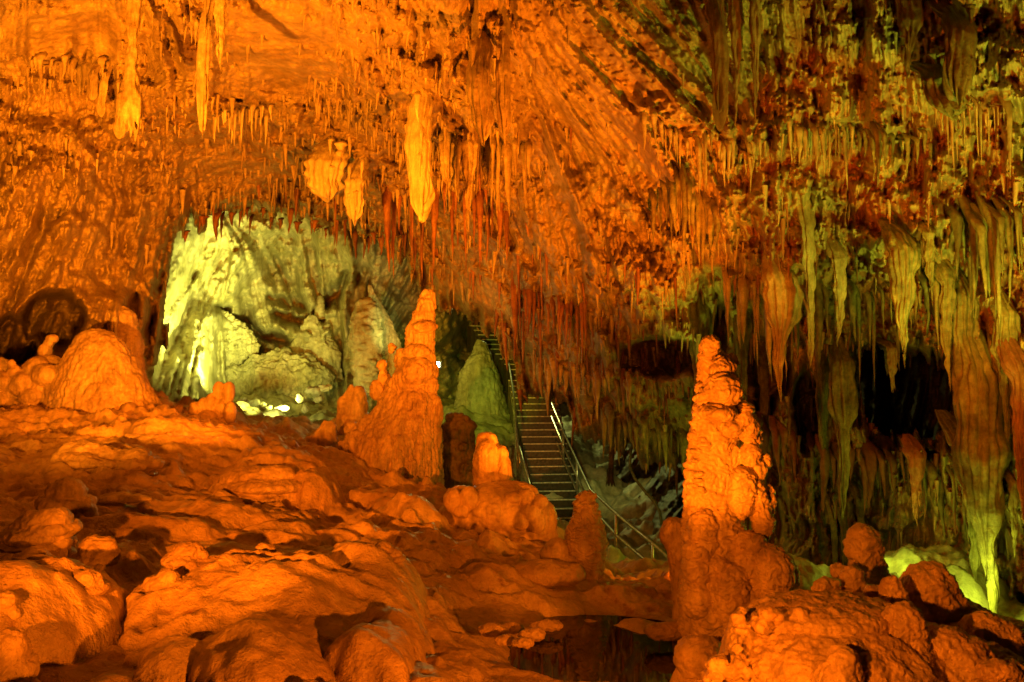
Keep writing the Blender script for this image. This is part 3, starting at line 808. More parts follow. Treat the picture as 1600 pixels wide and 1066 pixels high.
class Lumps:
    """collects ellipsoids and tapered capsules given in picture pixels and metres of distance"""
    def __init__(self, d):
        self.d = d
        self.v = []
        self.f = []
        self.n = 0

    def _add(self, co, faces):
        self.v.append(co)
        self.f += [tuple(k + self.n for k in f) for f in faces]
        self.n += len(co)

    def e(self, px, py, rx, ry, dd=0.0, rd=None, tilt=0.0):
        """ellipsoid, radii in px; rd is its half depth in px"""
        d = self.d + dd
        s = d / F
        rd = min(rx, ry * 1.3) if rd is None else rd
        c = USV * np.float32([rx * s, rd * s, ry * s])
        ca, sa = math.cos(tilt), math.sin(tilt)
        x, z = c[:, 0] * ca + c[:, 2] * sa, -c[:, 0] * sa + c[:, 2] * ca
        c = np.stack([x, c[:, 1], z], -1) + PXW(px, py, d)
        self._add(c, USF)
        return self

    def prof(self, rows, depth=0.9, dd=0.0, n=28, squash=None):
        """stack of rings from (py, left px, right px) rows, closed at both ends"""
        d = self.d + dd
        ys = np.array([r[0] for r in rows], float)
        L_ = np.array([r[1] for r in rows], float)
        R_ = np.array([r[2] for r in rows], float)
        m = max(8, int(abs(ys[-1] - ys[0]) / 3))
        yy = np.linspace(ys[0], ys[-1], m)
        l, r = np.interp(yy, ys, L_), np.interp(yy, ys, R_)
        co = []
        for y, a, b in zip(yy, l, r):
            t = np.linspace(0, 2 * math.pi, n, endpoint=False)
            c = PXW((a + b) / 2, y, d)
            s = d / F * (b - a) / 2
            co.append(np.stack([c[0] + np.cos(t) * s, c[1] + np.sin(t) * s * depth, np.full(n, c[2])], -1))
        co = np.concatenate(co).astype(np.float32)
        fc = []
        for j in range(m - 1):
            for i in range(n):
                fc.append((j * n + i, (j + 1) * n + i, (j + 1) * n + (i + 1) % n, j * n + (i + 1) % n))
        fc.append(tuple(range(n)))
        fc.append(tuple((m - 1) * n + i for i in reversed(range(n))))
        self._add(co, fc)
        return self

    def scatter(self, rows, count, rmin, rmax, seed, out=0.92, depth=0.9, flat=0.8):
        """small knobs on the camera side and flanks of a profile"""
        rs = random.Random(seed)
        ys = [r[0] for r in rows]
        for _ in range(count):
            y = rs.uniform(min(ys), max(ys))
            o = 1 if ys[0] < ys[-1] else -1
            l = np.interp(y * o, [k * o for k in ys], [r[1] for r in rows])
            r = np.interp(y * o, [k * o for k in ys], [r[2] for r in rows])
            t = rs.uniform(-math.pi, 0.25) if rs.random() < 0.85 else rs.uniform(0, math.pi)
            hw = (r - l) / 2
            rr = min(rs.uniform(rmin, rmax), hw * 0.7)
            self.e((l + r) / 2 + math.cos(t) * (hw * out - rr * 0.4), y, rr, rr * flat * rs.uniform(0.7, 1.2),
                   dd=math.sin(t) * (hw * out - rr * 0.4) * depth * self.d / F, rd=rr)
        return self

    def build(self, name, mat, vox=2.0, sm=2, knob=0.0, knob_px=9, flute=0.0, flute_px=5, layer=0.0, layer_px=8, rough=0.5,
              label=None, cat=None, group=None, patch=None, seed=0, base=None):
        s = self.d / F
        me = bpy.data.meshes.new(name + "_raw")
        me.from_pydata(np.concatenate(self.v).tolist(), [], self.f)
        o = bpy.data.objects.new(name, me)
        COL.objects.link(o)
        r = o.modifiers.new("remesh", 'REMESH')
        r.mode = 'VOXEL'
        r.voxel_size = max(vox * s, 0.004)
        if sm:
            k = o.modifiers.new("smooth", 'SMOOTH')
            k.factor = 0.5
            k.iterations = sm
        dg = bpy.context.evaluated_depsgraph_get()
        ev = o.evaluated_get(dg)
        m2 = bpy.data.meshes.new_from_object(ev)
        bpy.data.objects.remove(o)
        bpy.data.meshes.remove(me)
        n = len(m2.vertices)
        co = np.empty(n * 3, np.float32); m2.vertices.foreach_get("co", co); co = co.reshape(-1, 3)
        no = np.empty(n * 3, np.float32); m2.vertex_normals.foreach_get("vector", no); no = no.reshape(-1, 3)
        h = np.zeros(n, np.float32)
        wob = fbm(co / (s * 30), 3, seed + 1)
        h += rough * 3.0 * s * wob + rough * 1.3 * s * fbm(co / (s * 7), 3, seed + 2)
        wv = np.stack([wob, np.roll(wob, 7), wob], -1) * 0.35
        if knob:
            f1, f2 = worley(co / (s * knob_px) + wv, seed + 3)
            msk = smooth(-0.5, 0.35, fbm(co / (s * knob_px * 5), 2, seed + 9))
            h += knob * s * (np.sqrt(np.clip(1.1 - f1 * f1, 0, 1.1)) - 0.6) * (0.25 + 0.75 * msk)
        if flute:
            q = co / (s * np.float32([flute_px, flute_px, flute_px * 9])) + wv * np.float32([1, 1, 0.3])
            a = perlin(q, seed + 4) + 0.5 * perlin(q * 2.1, seed + 5)
            h += flute * s * (0.5 - np.abs(a) * 1.6) * np.clip(1.2 - np.abs(no[:, 2]) * 1.2, 0, 1)
        if layer:
            q = co / (s * np.float32([layer_px * 5, layer_px * 5, layer_px]))
            a = perlin(q + wv, seed + 6)
            b_ = 1 - np.abs((co[:, 2] / (s * layer_px) + 1.8 * wob + 0.8 * perlin(co / (s * 18), seed + 8)) % 1.0 * 2 - 1)
            h += layer * s * (np.sqrt(np.clip(b_, 0, 1)) - 0.5 + 0.6 * a)
        co = co + no * h[:, None]
        if base is None:
            lo = co[:, 2].min()
            bb = co[co[:, 2] < lo + 0.1 * (co[:, 2].max() - lo) + 1e-4].mean(axis=0)
            base = (float(bb[0]), float(bb[1]), float(lo))
        co -= np.asarray(base, np.float32)
        m2.vertices.foreach_set("co", co.ravel())
        m2.polygons.foreach_set("use_smooth", np.ones(len(m2.polygons), bool))
        m2.materials.clear()
        m2.materials.append(mat)
        m2.update()
        m2.name = name
        ob = bpy.data.objects.new(name, m2)
        ob.location = base
        COL.objects.link(ob)
        tag(ob, label, cat, group)
        return ob


# --- the great stalagmite
L = Lumps(11.6)
big = [(452, 664, 671), (458, 658, 677), (480, 650, 679), (505, 640, 678), (512, 636, 680), (540, 634, 676), (560, 625, 679), (585, 618, 682), (600, 606, 678), (640, 584, 684), (680, 556, 688), (715, 534, 690), (740, 528, 690), (800, 524, 692)]
L.prof(big, 0.9)
for a in [(661, 511, 18, 9), (652, 550, 20, 11), (640, 588, 26, 14), (668, 560, 12, 14), (628, 560, 12, 16), (612, 545, 7, 8), (650, 580, 26, 22), (632, 600, 22, 20), (668, 602, 14, 20),
          (600, 590, 10, 14), (590, 610, 12, 16), (598, 572, 7, 9), (648, 632, 26, 24), (628, 646, 20, 26), (675, 645, 16, 28), (606, 650, 20, 26), (580, 668, 20, 22), (560, 700, 24, 30), (598, 690, 24, 44), (640, 690, 22, 52), (618, 705, 16, 40),
          (672, 690, 17, 40), (620, 735, 30, 24), (575, 725, 22, 22), (545, 720, 16, 22), (665, 738, 22, 22), (652, 742, 17, 26), (680, 720, 10, 30), (535, 700, 9, 14), (548, 672, 10, 12), (626, 668, 16, 22)]:
    L.e(a[0], a[1], a[2], a[3], dd=-0.009 * a[2], rd=a[2] * 0.8)
L.scatter(big[9:], 46, 5, 11, 4)
L.build("stalagmite", M_STAL, vox=1.6, sm=2, knob=2.4, knob_px=12, flute=4.6, flute_px=7, layer=0.8, layer_px=14, rough=1.0,
        label="tallest tapering orange stalagmite with drooping folds, standing on the flowstone slope", cat="stalagmite")

L = Lumps(12.3)
pr = [(655, 505, 512), (665, 498, 524), (690, 482, 528), (705, 478, 530)]
L.prof(pr, 0.7).e(494, 690, 14, 12).e(516, 672, 11, 16)
L.build("stalagmite_stump", M_STAL, vox=1.5, knob=2, knob_px=8, rough=0.8, label="low broken orange rock stump left of the tallest stalagmite", cat="rock")
L = Lumps(13.4)
L.prof([(602, 545, 552), (615, 538, 562), (650, 526, 575), (680, 520, 580)], 0.7).e(538, 640, 12, 22).e(560, 630, 14, 26)
L.build("rock_outcrop", M_STAL, vox=1.7, knob=2, knob_px=8, rough=1.0, label="shadowed reddish rock outcrop behind the left foot of the tallest stalagmite", cat="rock")

# --- smooth stump on the knobbly mound
L = Lumps(8.9)
st = [(676, 752, 766), (680, 746, 775), (690, 744, 777), (705, 742, 789), (720, 741, 797), (750, 739, 802), (765, 738, 806)]
L.prof(st, 0.85).e(784, 712, 11, 16, dd=-0.1).e(760, 720, 20, 34, dd=-0.1).e(785, 735, 14, 26, dd=-0.12)
L.build("stalagmite", M_STAL, vox=1.5, flute=1.2, flute_px=9, rough=0.5, label="short blunt orange stalagmite with a notched top on the knobbly mound beside the stair", cat="stalagmite")

L = Lumps(8.5)
L.e(780, 800, 74, 46, rd=60).e(740, 812, 60, 36, rd=50).e(830, 812, 40, 38, rd=36).e(720, 780, 28, 20).e(800, 775, 44, 24, rd=34).e(845, 835, 26, 24).e(780, 840, 70, 26, rd=40).e(690, 830, 44, 26, rd=34)
for a in [(708, 784, 13, 19), (733, 780, 14, 20), (720, 797, 16, 12), (802, 778, 15, 9), (822, 776, 13, 11), (842, 785, 14, 12), (790, 787, 12, 8), (828, 800, 18, 14), (812, 812, 17, 16), (838, 815, 15, 16), (772, 796, 18, 12),
          (752, 800, 15, 10), (790, 815, 16, 14), (768, 820, 13, 12), (748, 826, 12, 10), (780, 838, 14, 11)]:
    L.e(a[0], a[1], a[2], a[3], dd=-0.30, rd=a[2])
L.build("flowstone_mound", M_STAL, vox=1.5, sm=2, knob=2.6, knob_px=12, layer=0.4, rough=0.5, label="knobbly orange flowstone mound that carries the blunt stalagmite", cat="flowstone mound")

# --- beaded stalagmite by the rail
L = Lumps(6.75)
bd_ = [(768, 910, 921), (773, 903, 928), (790, 898, 932), (805, 895, 936), (815, 891, 940), (830, 885, 945), (850, 883, 948), (862, 885, 947), (880, 892, 944), (900, 900, 940), (930, 898, 942)]
L.prof(bd_, 0.95)
L.scatter(bd_[:8], 46, 5, 10, 8, flat=0.5)
L.build("stalagmite", M_STAL, vox=1.1, sm=1, layer=2.8, layer_px=9, knob=1.0, knob_px=8, flute=0.6, flute_px=5, rough=0.4,
        label="beehive-shaped beaded stalagmite standing by the stair handrail above the pool", cat="stalagmite")
L = Lumps(min(6.9, ground_d(868, 884)))
L.e(870, 862, 20, 20).e(856, 868, 13, 14).e(880, 880, 24, 14)
L.build("boulder", M_STAL, vox=1.4, knob=1.6, knob_px=9, rough=0.6, label="rounded twin-topped boulder at the left foot of the beaded stalagmite", cat="boulder")
L = Lumps(min(6.6, ground_d(850, 908)))
L.e(850, 896, 58, 20, rd=30).e(885, 898, 30, 17).e(820, 900, 30, 12)
L.build("flowstone_shelf", M_STONE, vox=1.5, knob=1.8, knob_px=10, rough=0.8, label="low undercut flowstone shelf in front of the twin-topped boulder", cat="flowstone shelf")

# --- dark column behind the mound
L = Lumps(12.6)
dk = [(645, 708, 722), (655, 700, 732), (670, 692, 740), (700, 688, 742), (740, 686, 744), (785, 690, 745)]
L.prof(dk, 0.8).scatter(dk, 24, 6, 12, 3)
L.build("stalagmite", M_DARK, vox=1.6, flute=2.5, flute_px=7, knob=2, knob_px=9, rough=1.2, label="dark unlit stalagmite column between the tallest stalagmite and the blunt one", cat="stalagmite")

# --- cone on the green slope
L = Lumps(25)
cn = [(532, 746, 752), (540, 740, 760), (560, 730, 770), (580, 722, 778), (600, 717, 783), (625, 714, 788), (655, 710, 794)]
L.prof(cn, 0.9).e(735, 606, 20, 14).e(768, 608, 18, 14).e(750, 614, 26, 12)
L.build("stalagmite", M_WALL, vox=1.5, flute=2.6, flute_px=8, layer=0.8, rough=1.2, label="green-lit fluted cone stalagmite on the slope beside the top of the stair", cat="stalagmite")

# --- fluted dome on the left
L = Lumps(12.2)
dm = [(514, 142, 160), (518, 130, 172), (527, 120, 184), (540, 112, 196), (560, 102, 210), (590, 90, 224), (615, 80, 238), (640, 68, 250), (670, 60, 258)]
L.prof(dm, 0.75)
for a in [(130, 600, 30, 50), (175, 600, 34, 52), (205, 620, 24, 40), (105, 620, 24, 40)]:
    L.e(a[0], a[1], a[2], a[3], dd=-0.12, rd=a[2])
L.build("flowstone_dome", M_STAL, vox=1.8, sm=2, flute=4.2, flute_px=11, layer=0.8, layer_px=12, rough=0.7,
        label="broad fluted bell-shaped flowstone dome against the left cave wall", cat="flowstone dome")
L = Lumps(13.6)
L.prof([(478, 186, 196), (488, 176, 206), (505, 170, 214), (525, 172, 216), (560, 180, 222), (600, 180, 232)], 0.8).e(192, 500, 20, 18).e(205, 540, 18, 30)
L.build("stalagmite", M_STAL, vox=1.6, layer=1.2, layer_px=8, knob=1.2, rough=0.8, label="hooded stalagmite rising behind the fluted dome", cat="stalagmite")
L = Lumps(12.4)
L.prof([(556, 60, 90), (570, 40, 110), (590, 20, 116), (615, 4, 120), (650, -8, 130), (672, -10, 140)], 0.6)
rs_ = random.Random(12)
for k in range(30):
    L.e(rs_.uniform(0, 105), rs_.uniform(580, 640), rs_.uniform(12, 22), rs_.uniform(12, 24), dd=rs_.uniform(-0.45, -0.2))
for a in [(22, 585, 11, 14), (18, 570, 5, 8), (72, 590, 16, 18), (60, 610, 18, 20), (86, 615, 16, 22)]:
    L.e(a[0], a[1], a[2], a[3], dd=-0.35)
L.build("flowstone_mound", M_STAL, vox=1.8, knob=2.6, knob_px=12, flute=1.5, rough=0.7, label="sloping lumpy flowstone mound joined to the left foot of the fluted dome", cat="flowstone mound")
L = Lumps(12.4)
L.e(81, 530, 9, 7).e(76, 537, 8, 7).e(70, 548, 10, 12)
L.build("stone", M_STAL, vox=1.3, rough=0.6, label="small pale stone perched on the crest of the lumpy left mound", cat="stone")
# --- finger cluster in front of the chamber
L = Lumps(12.9)
for a in [(342, 612, 9, 17), (357, 615, 10, 20), (330, 630, 10, 16), (345, 640, 12, 18), (318, 635, 9, 14), (305, 640, 10, 12), (360, 645, 10, 18), (325, 655, 18, 14), (350, 662, 18, 14), (295, 650, 10, 10)]:
    L.e(a[0], a[1], a[2], a[3], dd=rs_.uniform(-0.1, 0.1))
L.build("stalagmite_cluster", M_STAL, vox=1.5, knob=1.2, rough=0.5, label="cluster of stubby orange stalagmite fingers at the mouth of the lit chamber", cat="stalagmite cluster")

# --- inside the chamber
L = Lumps(25.8)
L.prof([(548, 425, 450), (556, 405, 480), (566, 385, 502), (580, 360, 520), (595, 345, 524), (612, 335, 515), (625, 340, 500)], 0.5)
L.e(400, 588, 50, 18, rd=24).e(470, 586, 44, 18, rd=22)
L.build("flowstone_slab", M_WALL, vox=1.3, flute=3.0, flute_px=10, knob=1.6, knob_px=9, layer=0.8, rough=2.6, label="broad pale smooth flowstone slab low in the lit chamber", cat="flowstone")
L = Lumps(26.0)
L.prof([(482, 340, 346), (496, 332, 368), (520, 325, 400), (545, 320, 404), (570, 318, 375), (595, 318, 350)], 0.35)
L.e(350, 540, 28, 10, rd=14).e(345, 568, 26, 8, rd=12).e(382, 540, 22, 14, rd=10)
L.build("layered_flowstone", M_WALL, vox=1.3, layer=3.4, layer_px=14, flute=2.4, flute_px=4, rough=2.2, label="pale layered flowstone with a comb of tiny drips left in the lit chamber", cat="flowstone")
L = Lumps(26.5)
L.prof([(490, 484, 489), (500, 474, 500), (530, 458, 520), (560, 446, 534), (595, 440, 540)], 0.4).e(490, 570, 38, 26, rd=16)
L.build("boulder", M_WALL, vox=1.6, rough=1.8, flute=2.0, label="large grey-yellow pointed boulder right of the slab in the lit chamber", cat="boulder")
L = Lumps(27)
L.prof([(463, 498, 502), (470, 494, 507), (482, 492, 509), (500, 490, 512)], 0.9)
L.build("stalagmite", M_WALL, vox=1.3, layer=1, layer_px=6, rough=0.5, label="tiny knobbed stalagmite on top of the pointed boulder in the chamber", cat="stalagmite")
L = Lumps(22)
cb = [(470, 560, 584), (485, 553, 590), (500, 548, 596), (530, 545, 600), (560, 547, 598), (590, 552, 596), (615, 552, 594)]
L.prof(cb, 0.8).scatter(cb, 60, 5, 9, 5, flat=0.7)
L.build("flowstone_column", M_WALL, vox=1.4, knob=2.2, knob_px=7, layer=1.0, rough=0.8, label="stout knobbly yellow column behind the left flank of the tallest stalagmite", cat="column")
L = Lumps(23)
L.prof([(445, 576, 580), (452, 575, 584), (475, 578, 596), (500, 584, 612), (530, 592, 624), (560, 600, 632), (590, 600, 636)], 0.6)
L.build("flowstone_drape", M_ICE, vox=1.4, flute=2.0, flute_px=5, rough=0.7, label="narrow white flowstone cascade lit bright behind the tallest stalagmite", cat="flowstone")
wr = [(395, 630, 14, 9), (415, 636, 13, 8), (380, 628, 9, 8), (437, 640, 14, 7), (470, 622, 9, 9), (488, 610, 13, 8), (502, 606, 13, 8), (478, 640, 8, 10), (497, 622, 11, 7), (512, 604, 8, 6), (455, 652, 12, 5), (420, 650, 13, 5)]
wl = ["leftmost but one of the glaring white rocks on the chamber floor", "white flat rock lying centrally among the glaring rocks on the chamber floor", "small white rock at the left end of the glaring row in the chamber",
      "low white rock left of the dark gap on the chamber floor", "small round rock just right of the dark gap in the chamber", "yellowish boulder on the right bank above the dark gap", "yellow boulder highest on the right bank of the chamber floor",
      "upright white rock edging the dark gap on its right", "flat yellow rock on the right bank below the higher boulders", "little yellow rock at the right end of the chamber bank", "thin dark slab in front of the dark gap", "thin dark slab lying in front of the white rocks"]
for k, (a, lb) in enumerate(zip(wr, wl)):
    L = Lumps(20.5 + 0.05 * k)
    for q_ in range(4):
        L.e(a[0] + rs_.uniform(-0.5, 0.5) * a[2], a[1] + rs_.uniform(-0.4, 0.4) * a[3], a[2] * 0.6, a[3] * 0.7)
    L.build("cave_rock", M_WALL, vox=1.3, knob=1.5, knob_px=6, rough=1.2, seed=k, label=lb, cat="rock", group="rocks on the lit chamber floor")

# --- tall foreground stalagmite on the right
L = Lumps(5.2)
fg = [(526, 1103, 1116), (532, 1096, 1124), (545, 1094, 1126), (570, 1092, 1142), (600, 1090, 1156), (630, 1086, 1160), (650, 1082, 1160), (700, 1077, 1150), (740, 1073, 1146), (780, 1070, 1146), (830, 1070, 1165), (870, 1068, 1196), (930, 1066, 1210), (990, 1060, 1220)]
L.prof(fg, 0.8)
for a in [(1110, 540, 14, 16), (1104, 575, 10, 26), (1128, 580, 20, 24), (1143, 568, 10, 16), (1130, 610, 28, 30), (1105, 625, 16, 18), (1150, 620, 11, 24), (1120, 645, 30, 14), (1160, 650, 18, 24), (1168, 668, 16, 26), (1178, 680, 11, 20), (1172, 712, 16, 22), (1184, 735, 14, 18), (1180, 775, 18, 26),
          (1145, 668, 18, 14), (1130, 716, 8, 30), (1196, 722, 10, 13), (1160, 770, 22, 40), (1162, 748, 19, 18), (1178, 745, 9, 20), (1148, 715, 10, 20), (1200, 784, 9, 26), (1190, 820, 16, 34), (1188, 800, 15, 20),
          (1098, 830, 22, 34), (1172, 848, 26, 16), (1092, 890, 26, 24), (1090, 860, 24, 16), (1090, 935, 28, 30), (1204, 895, 34, 44), (1168, 885, 26, 40), (1140, 930, 34, 50), (1222, 905, 24, 42), (1185, 950, 34, 40), (1112, 950, 26, 40)]:
    L.e(a[0], a[1], a[2], a[3], dd=-0.006 * a[2], rd=a[2])
left = [(600, 1088, 1120), (700, 1076, 1140), (780, 1070, 1140), (860, 1066, 1130)]
L.scatter(left, 110, 5, 12, 21, flat=0.5)
L.scatter(fg[10:], 30, 8, 18, 22)
L.build("stalagmite", M_STAL, vox=1.6, sm=1, layer=3.4, layer_px=12, knob=2.2, knob_px=11, flute=0.8, flute_px=7, rough=0.9,
        label="tall craggy foreground stalagmite with stacked plates and a knobbed tip, right of the handrail", cat="stalagmite")
L = Lumps(5.5)
L.prof([(808, 1044, 1060), (815, 1036, 1072), (840, 1036, 1076), (880, 1046, 1080), (940, 1052, 1085), (985, 1050, 1090)], 0.8).e(1046, 835, 15, 18).e(1062, 825, 16, 16)
L.build("stalagmite", M_STAL, vox=1.6, knob=1.5, knob_px=12, flute=1.5, rough=0.6, label="lower red stalagmite leaning on the left side of the craggy foreground one", cat="stalagmite")

# --- foreground flowstone bank at lower right
L = Lumps(3.75)
L.e(1300, 1040, 170, 92, rd=150).e(1200, 1010, 66, 64, rd=60).e(1175, 1085, 76, 62, rd=60).e(1420, 1070, 120, 96, rd=110).e(1290, 960, 120, 26, rd=90).e(1240, 1130, 160, 90, rd=120).e(1500, 1100, 130, 100, rd=110)
rs_ = random.Random(5)
for k in range(46):
    L.e(rs_.uniform(1150, 1215) + (rs_.random() < 0.3) * 60, rs_.uniform(950, 985) + (rs_.random() < 0.45) * 55, rs_.uniform(8, 15), rs_.uniform(6, 12), dd=rs_.uniform(-0.2, -0.12))
for k in range(30):
    L.e(rs_.uniform(1110, 1170), rs_.uniform(1030, 1070), rs_.uniform(8, 15), rs_.uniform(6, 12), dd=rs_.uniform(-0.22, -0.14))
L.e(1430, 1010, 150, 84, dd=0.7, rd=110).e(1330, 985, 130, 50, dd=0.9, rd=90).e(1560, 1060, 120, 90, dd=0.3, rd=90)
L.e(1330, 968, 120, 46, dd=1.0, rd=60).e(1420, 972, 110, 48, dd=0.65, rd=60).e(1260, 955, 60, 26, dd=0.9, rd=40)
L.e(1318, 1040, 26, 30, dd=-0.42).e(1308, 1060, 36, 30, dd=-0.40)
L.build("flowstone_bank", M_STAL, vox=1.8, sm=2, knob=2.6, knob_px=14, rough=1.5, flute=1.0, flute_px=9, label="big orange flowstone bank with a popcorn edge in the right foreground", cat="flowstone bank")
fgb = [  # px, py, rx, ry, d, label
    ([(1350, 843, 27, 20), (1340, 850, 20, 16), (1352, 868, 24, 22), (1360, 885, 22, 20)], 5.3, "mushroom-shaped boulder standing highest behind the right foreground bank"),
    ([(1309, 890, 13, 11)], 4.9, "small round boulder left of the bright foreground knob"),
    ([(1334, 902, 18, 17), (1328, 905, 14, 15)], 4.7, "bright rounded knob right below the mushroom-shaped boulder"),
    ([(1290, 913, 20, 9)], 4.6, "flat bright stone at the back left of the foreground bank"),
    ([(1396, 922, 18, 24), (1392, 930, 14, 18)], 4.1, "smooth orange knob touching the left of the tall dark boulder"),
    ([(1366, 926, 17, 10)], 4.3, "low stone wedged left of the smooth orange knob"),
    ([(1450, 920, 42, 40), (1470, 950, 38, 44), (1440, 960, 34, 40)], 4.3, "tall dark rounded boulder with one orange cheek at the far right foreground"),
    ([(1412, 968, 28, 26), (1420, 990, 22, 30), (1405, 985, 20, 26)], 3.55, "egg-shaped bright boulder in front of the tall dark one"),
    ([(1480, 1010, 42, 30), (1500, 1030, 52, 40), (1460, 1015, 24, 26)], 3.6, "dark smooth boulder at the right end of the foreground bank"),
    ([(1540, 990, 36, 30), (1560, 1020, 40, 50)], 3.9, "unlit boulder at the right edge of the foreground"),
    ([(1562, 1050, 34, 18)], 3.2, "small red cobble in the bottom right corner"),
    ([(1360, 942, 12, 7)], 4.0, "tiny stone on the bank before the low wedged one"),
]
for k, (ls, d, lb) in enumerate(fgb):
    L = Lumps(d)
    for a in ls:
        L.e(*a)
        if k < 10: L.e(a[0] + 2, a[1] + a[3] * 0.7, a[2] * 1.12, a[3] * 0.75)   # spreads where it is cemented to the bank
    L.build("boulder", M_STAL, vox=1.4, sm=3, rough=1.6, knob=1.2, knob_px=16, flute=0.6, flute_px=8, seed=20 + k, label=lb, cat="boulder", group="boulders on the right foreground bank")

# --- knobby clumps on the floor at left
clumps = [
    ([(60, 820, 34, 20), (40, 838, 28, 22), (85, 812, 26, 18), (70, 840, 26, 18), (30, 850, 18, 16), (90, 835, 18, 16), (60, 850, 22, 14)], 5.6, 16, "cluster of fist-like flowstone knobs at the left edge"),
    ([(104, 770, 27, 22), (100, 785, 24, 18), (120, 790, 18, 14), (132, 800, 13, 16), (108, 800, 20, 16)], 6.0, 22, "smooth blunt stump behind the fist-like knobs at left"),
    ([(150, 860, 24, 22), (140, 870, 18, 18), (165, 855, 16, 16)], 5.2, 9, "brain-like flowstone knob below the left stump"),
    ([(132, 908, 26, 16), (120, 905, 16, 14), (146, 915, 14, 12)], 4.7, 9, "brain-like flowstone knob nearest the camera at left"),
    ([(292, 862, 24, 15), (300, 874, 22, 14), (284, 884, 20, 14), (310, 870, 16, 10)], 5.3, 6, "crumbly popcorn clump in the middle of the left floor"),
    ([(252, 914, 28, 16), (262, 902, 18, 12), (282, 922, 30, 16), (240, 925, 18, 12)], 4.9, 12, "pair of rounded flowstone pads beneath the crumbly clump"),
    ([(415, 860, 16, 9), (420, 866, 16, 8)], 5.9, 5, "small jagged pebble clump on the shelf right of the crumbly clump"),
    ([(400, 895, 22, 14)], 5.2, 10, "small ribbed knob on the near slope below the pebble clump"),
    ([(600, 858, 14, 9), (608, 866, 18, 8)], 6.0, 9, "little bright cap of stone on the middle crest"),
    ([(400, 757, 46, 26), (375, 752, 30, 20), (440, 775, 34, 26), (470, 790, 28, 18), (420, 745, 44, 18)], 7.7, 10, "large ribbed boulder casting a shadow on the left slope"),
    ([(190, 722, 30, 18), (160, 712, 38, 14), (140, 705, 26, 12), (205, 735, 26, 14), (215, 715, 26, 14)], 8.2, 12, "bubbly flowstone boulder on the upper left slope"),
    ([(230, 693, 26, 12), (205, 688, 22, 8), (250, 700, 26, 10)], 9.3, 14, "low twin-lobed flowstone rise on the upper left slope"),
    ([(236, 660, 11, 5)], 10.8, 9, "small flat stone on the crest of the left slope"),
    ([(12, 1020, 30, 36), (20, 1060, 28, 40)], 2.9, 12, "blurred rounded knob in the bottom left corner"),
    ([(20, 960, 12, 14), (10, 940, 16, 16)], 3.6, 12, "smooth knob on the left foreground hump"),
]
for k, (ls, d, kp, lb) in enumerate(clumps):
    low_ = max(ls, key=lambda a: a[1] + a[3])
    d = min(max(ground_d(low_[0], low_[1] + low_[3] * 0.35) + 1.5 * low_[2] * d / F, d * 0.85), d * 1.2)
    L = Lumps(d)
    for a in ls:
        L.e(*a)
        L.e(a[0] - 2, a[1] + a[3] * 0.75, a[2] * 1.5, a[3] * 0.75, dd=0.02, rd=a[2] * 1.5)   # foot sunk in the slope
    L.build("rock", M_STONE if 2 <= k <= 8 else M_STAL, vox=1.4, sm=2, knob=0.42 * kp, knob_px=kp, rough=1.1, flute=0.8 if k == 9 else 0, seed=40 + k, label=lb, cat="rock", group="lumps of rock on the left floor")

# flat broken slab on the left slope
L = Lumps(ground_d(196, 784))
L.e(180, 777, 27, 8, rd=20, tilt=-0.08).e(212, 779, 24, 6, rd=14, tilt=0.05).e(196, 781, 30, 5, rd=16)
L.build("stone_slab", M_ICE, vox=1.1, sm=1, rough=0.8, label="flat broken pale stone slab lying on the left slope", cat="stone slab")
# dark stones round the pool
ps = [((800, 980, 20, 8), 5.0), ((770, 985, 26, 9), 4.9), ((830, 992, 22, 10), 4.8), ((815, 1005, 18, 8), 4.6), ((855, 978, 26, 8), 5.4), ((790, 1000, 16, 7), 4.7), ((1040, 985, 34, 14), 5.2), ((1095, 1030, 40, 36), 4.5), ((1010, 938, 16, 12), 6.5), ((972, 925, 16, 10), 6.6), ((992, 930, 12, 12), 6.4), ((1040, 955, 22, 12), 6.1), ((940, 935, 14, 8), 6.4)]
pl = ["flat dark stone at the back left of the pool", "long dark stone furthest left at the pool edge", "angular dark stone touching the pool on its left", "small dark stone nearest the camera left of the pool", "flat stone lying behind the pool",
      "small wedge of stone between the long and near pool stones", "long low rock on the right bank of the pool", "smooth sloping boulder at the right of the pool under the foreground stalagmite", "round red stone at the foot of the handrail", "round stone just right of the beaded stalagmite foot",
      "upright stone between two round ones by the handrail foot", "low rounded rock before the last handrail post", "small red stone right below the beaded stalagmite"]
for k, ((a, d), lb) in enumerate(zip(ps, pl)):
    L = Lumps(d)
    L.e(*a).e(a[0] + a[2] * 0.3, a[1] + 2, a[2] * 0.7, a[3] * 0.8)
    L.build("stone", M_STONE if k != 7 else M_STAL, vox=1.3, sm=1, rough=1.2, knob=0.8, knob_px=9, seed=60 + k, label=lb, cat="stone", group="stones round the pool")

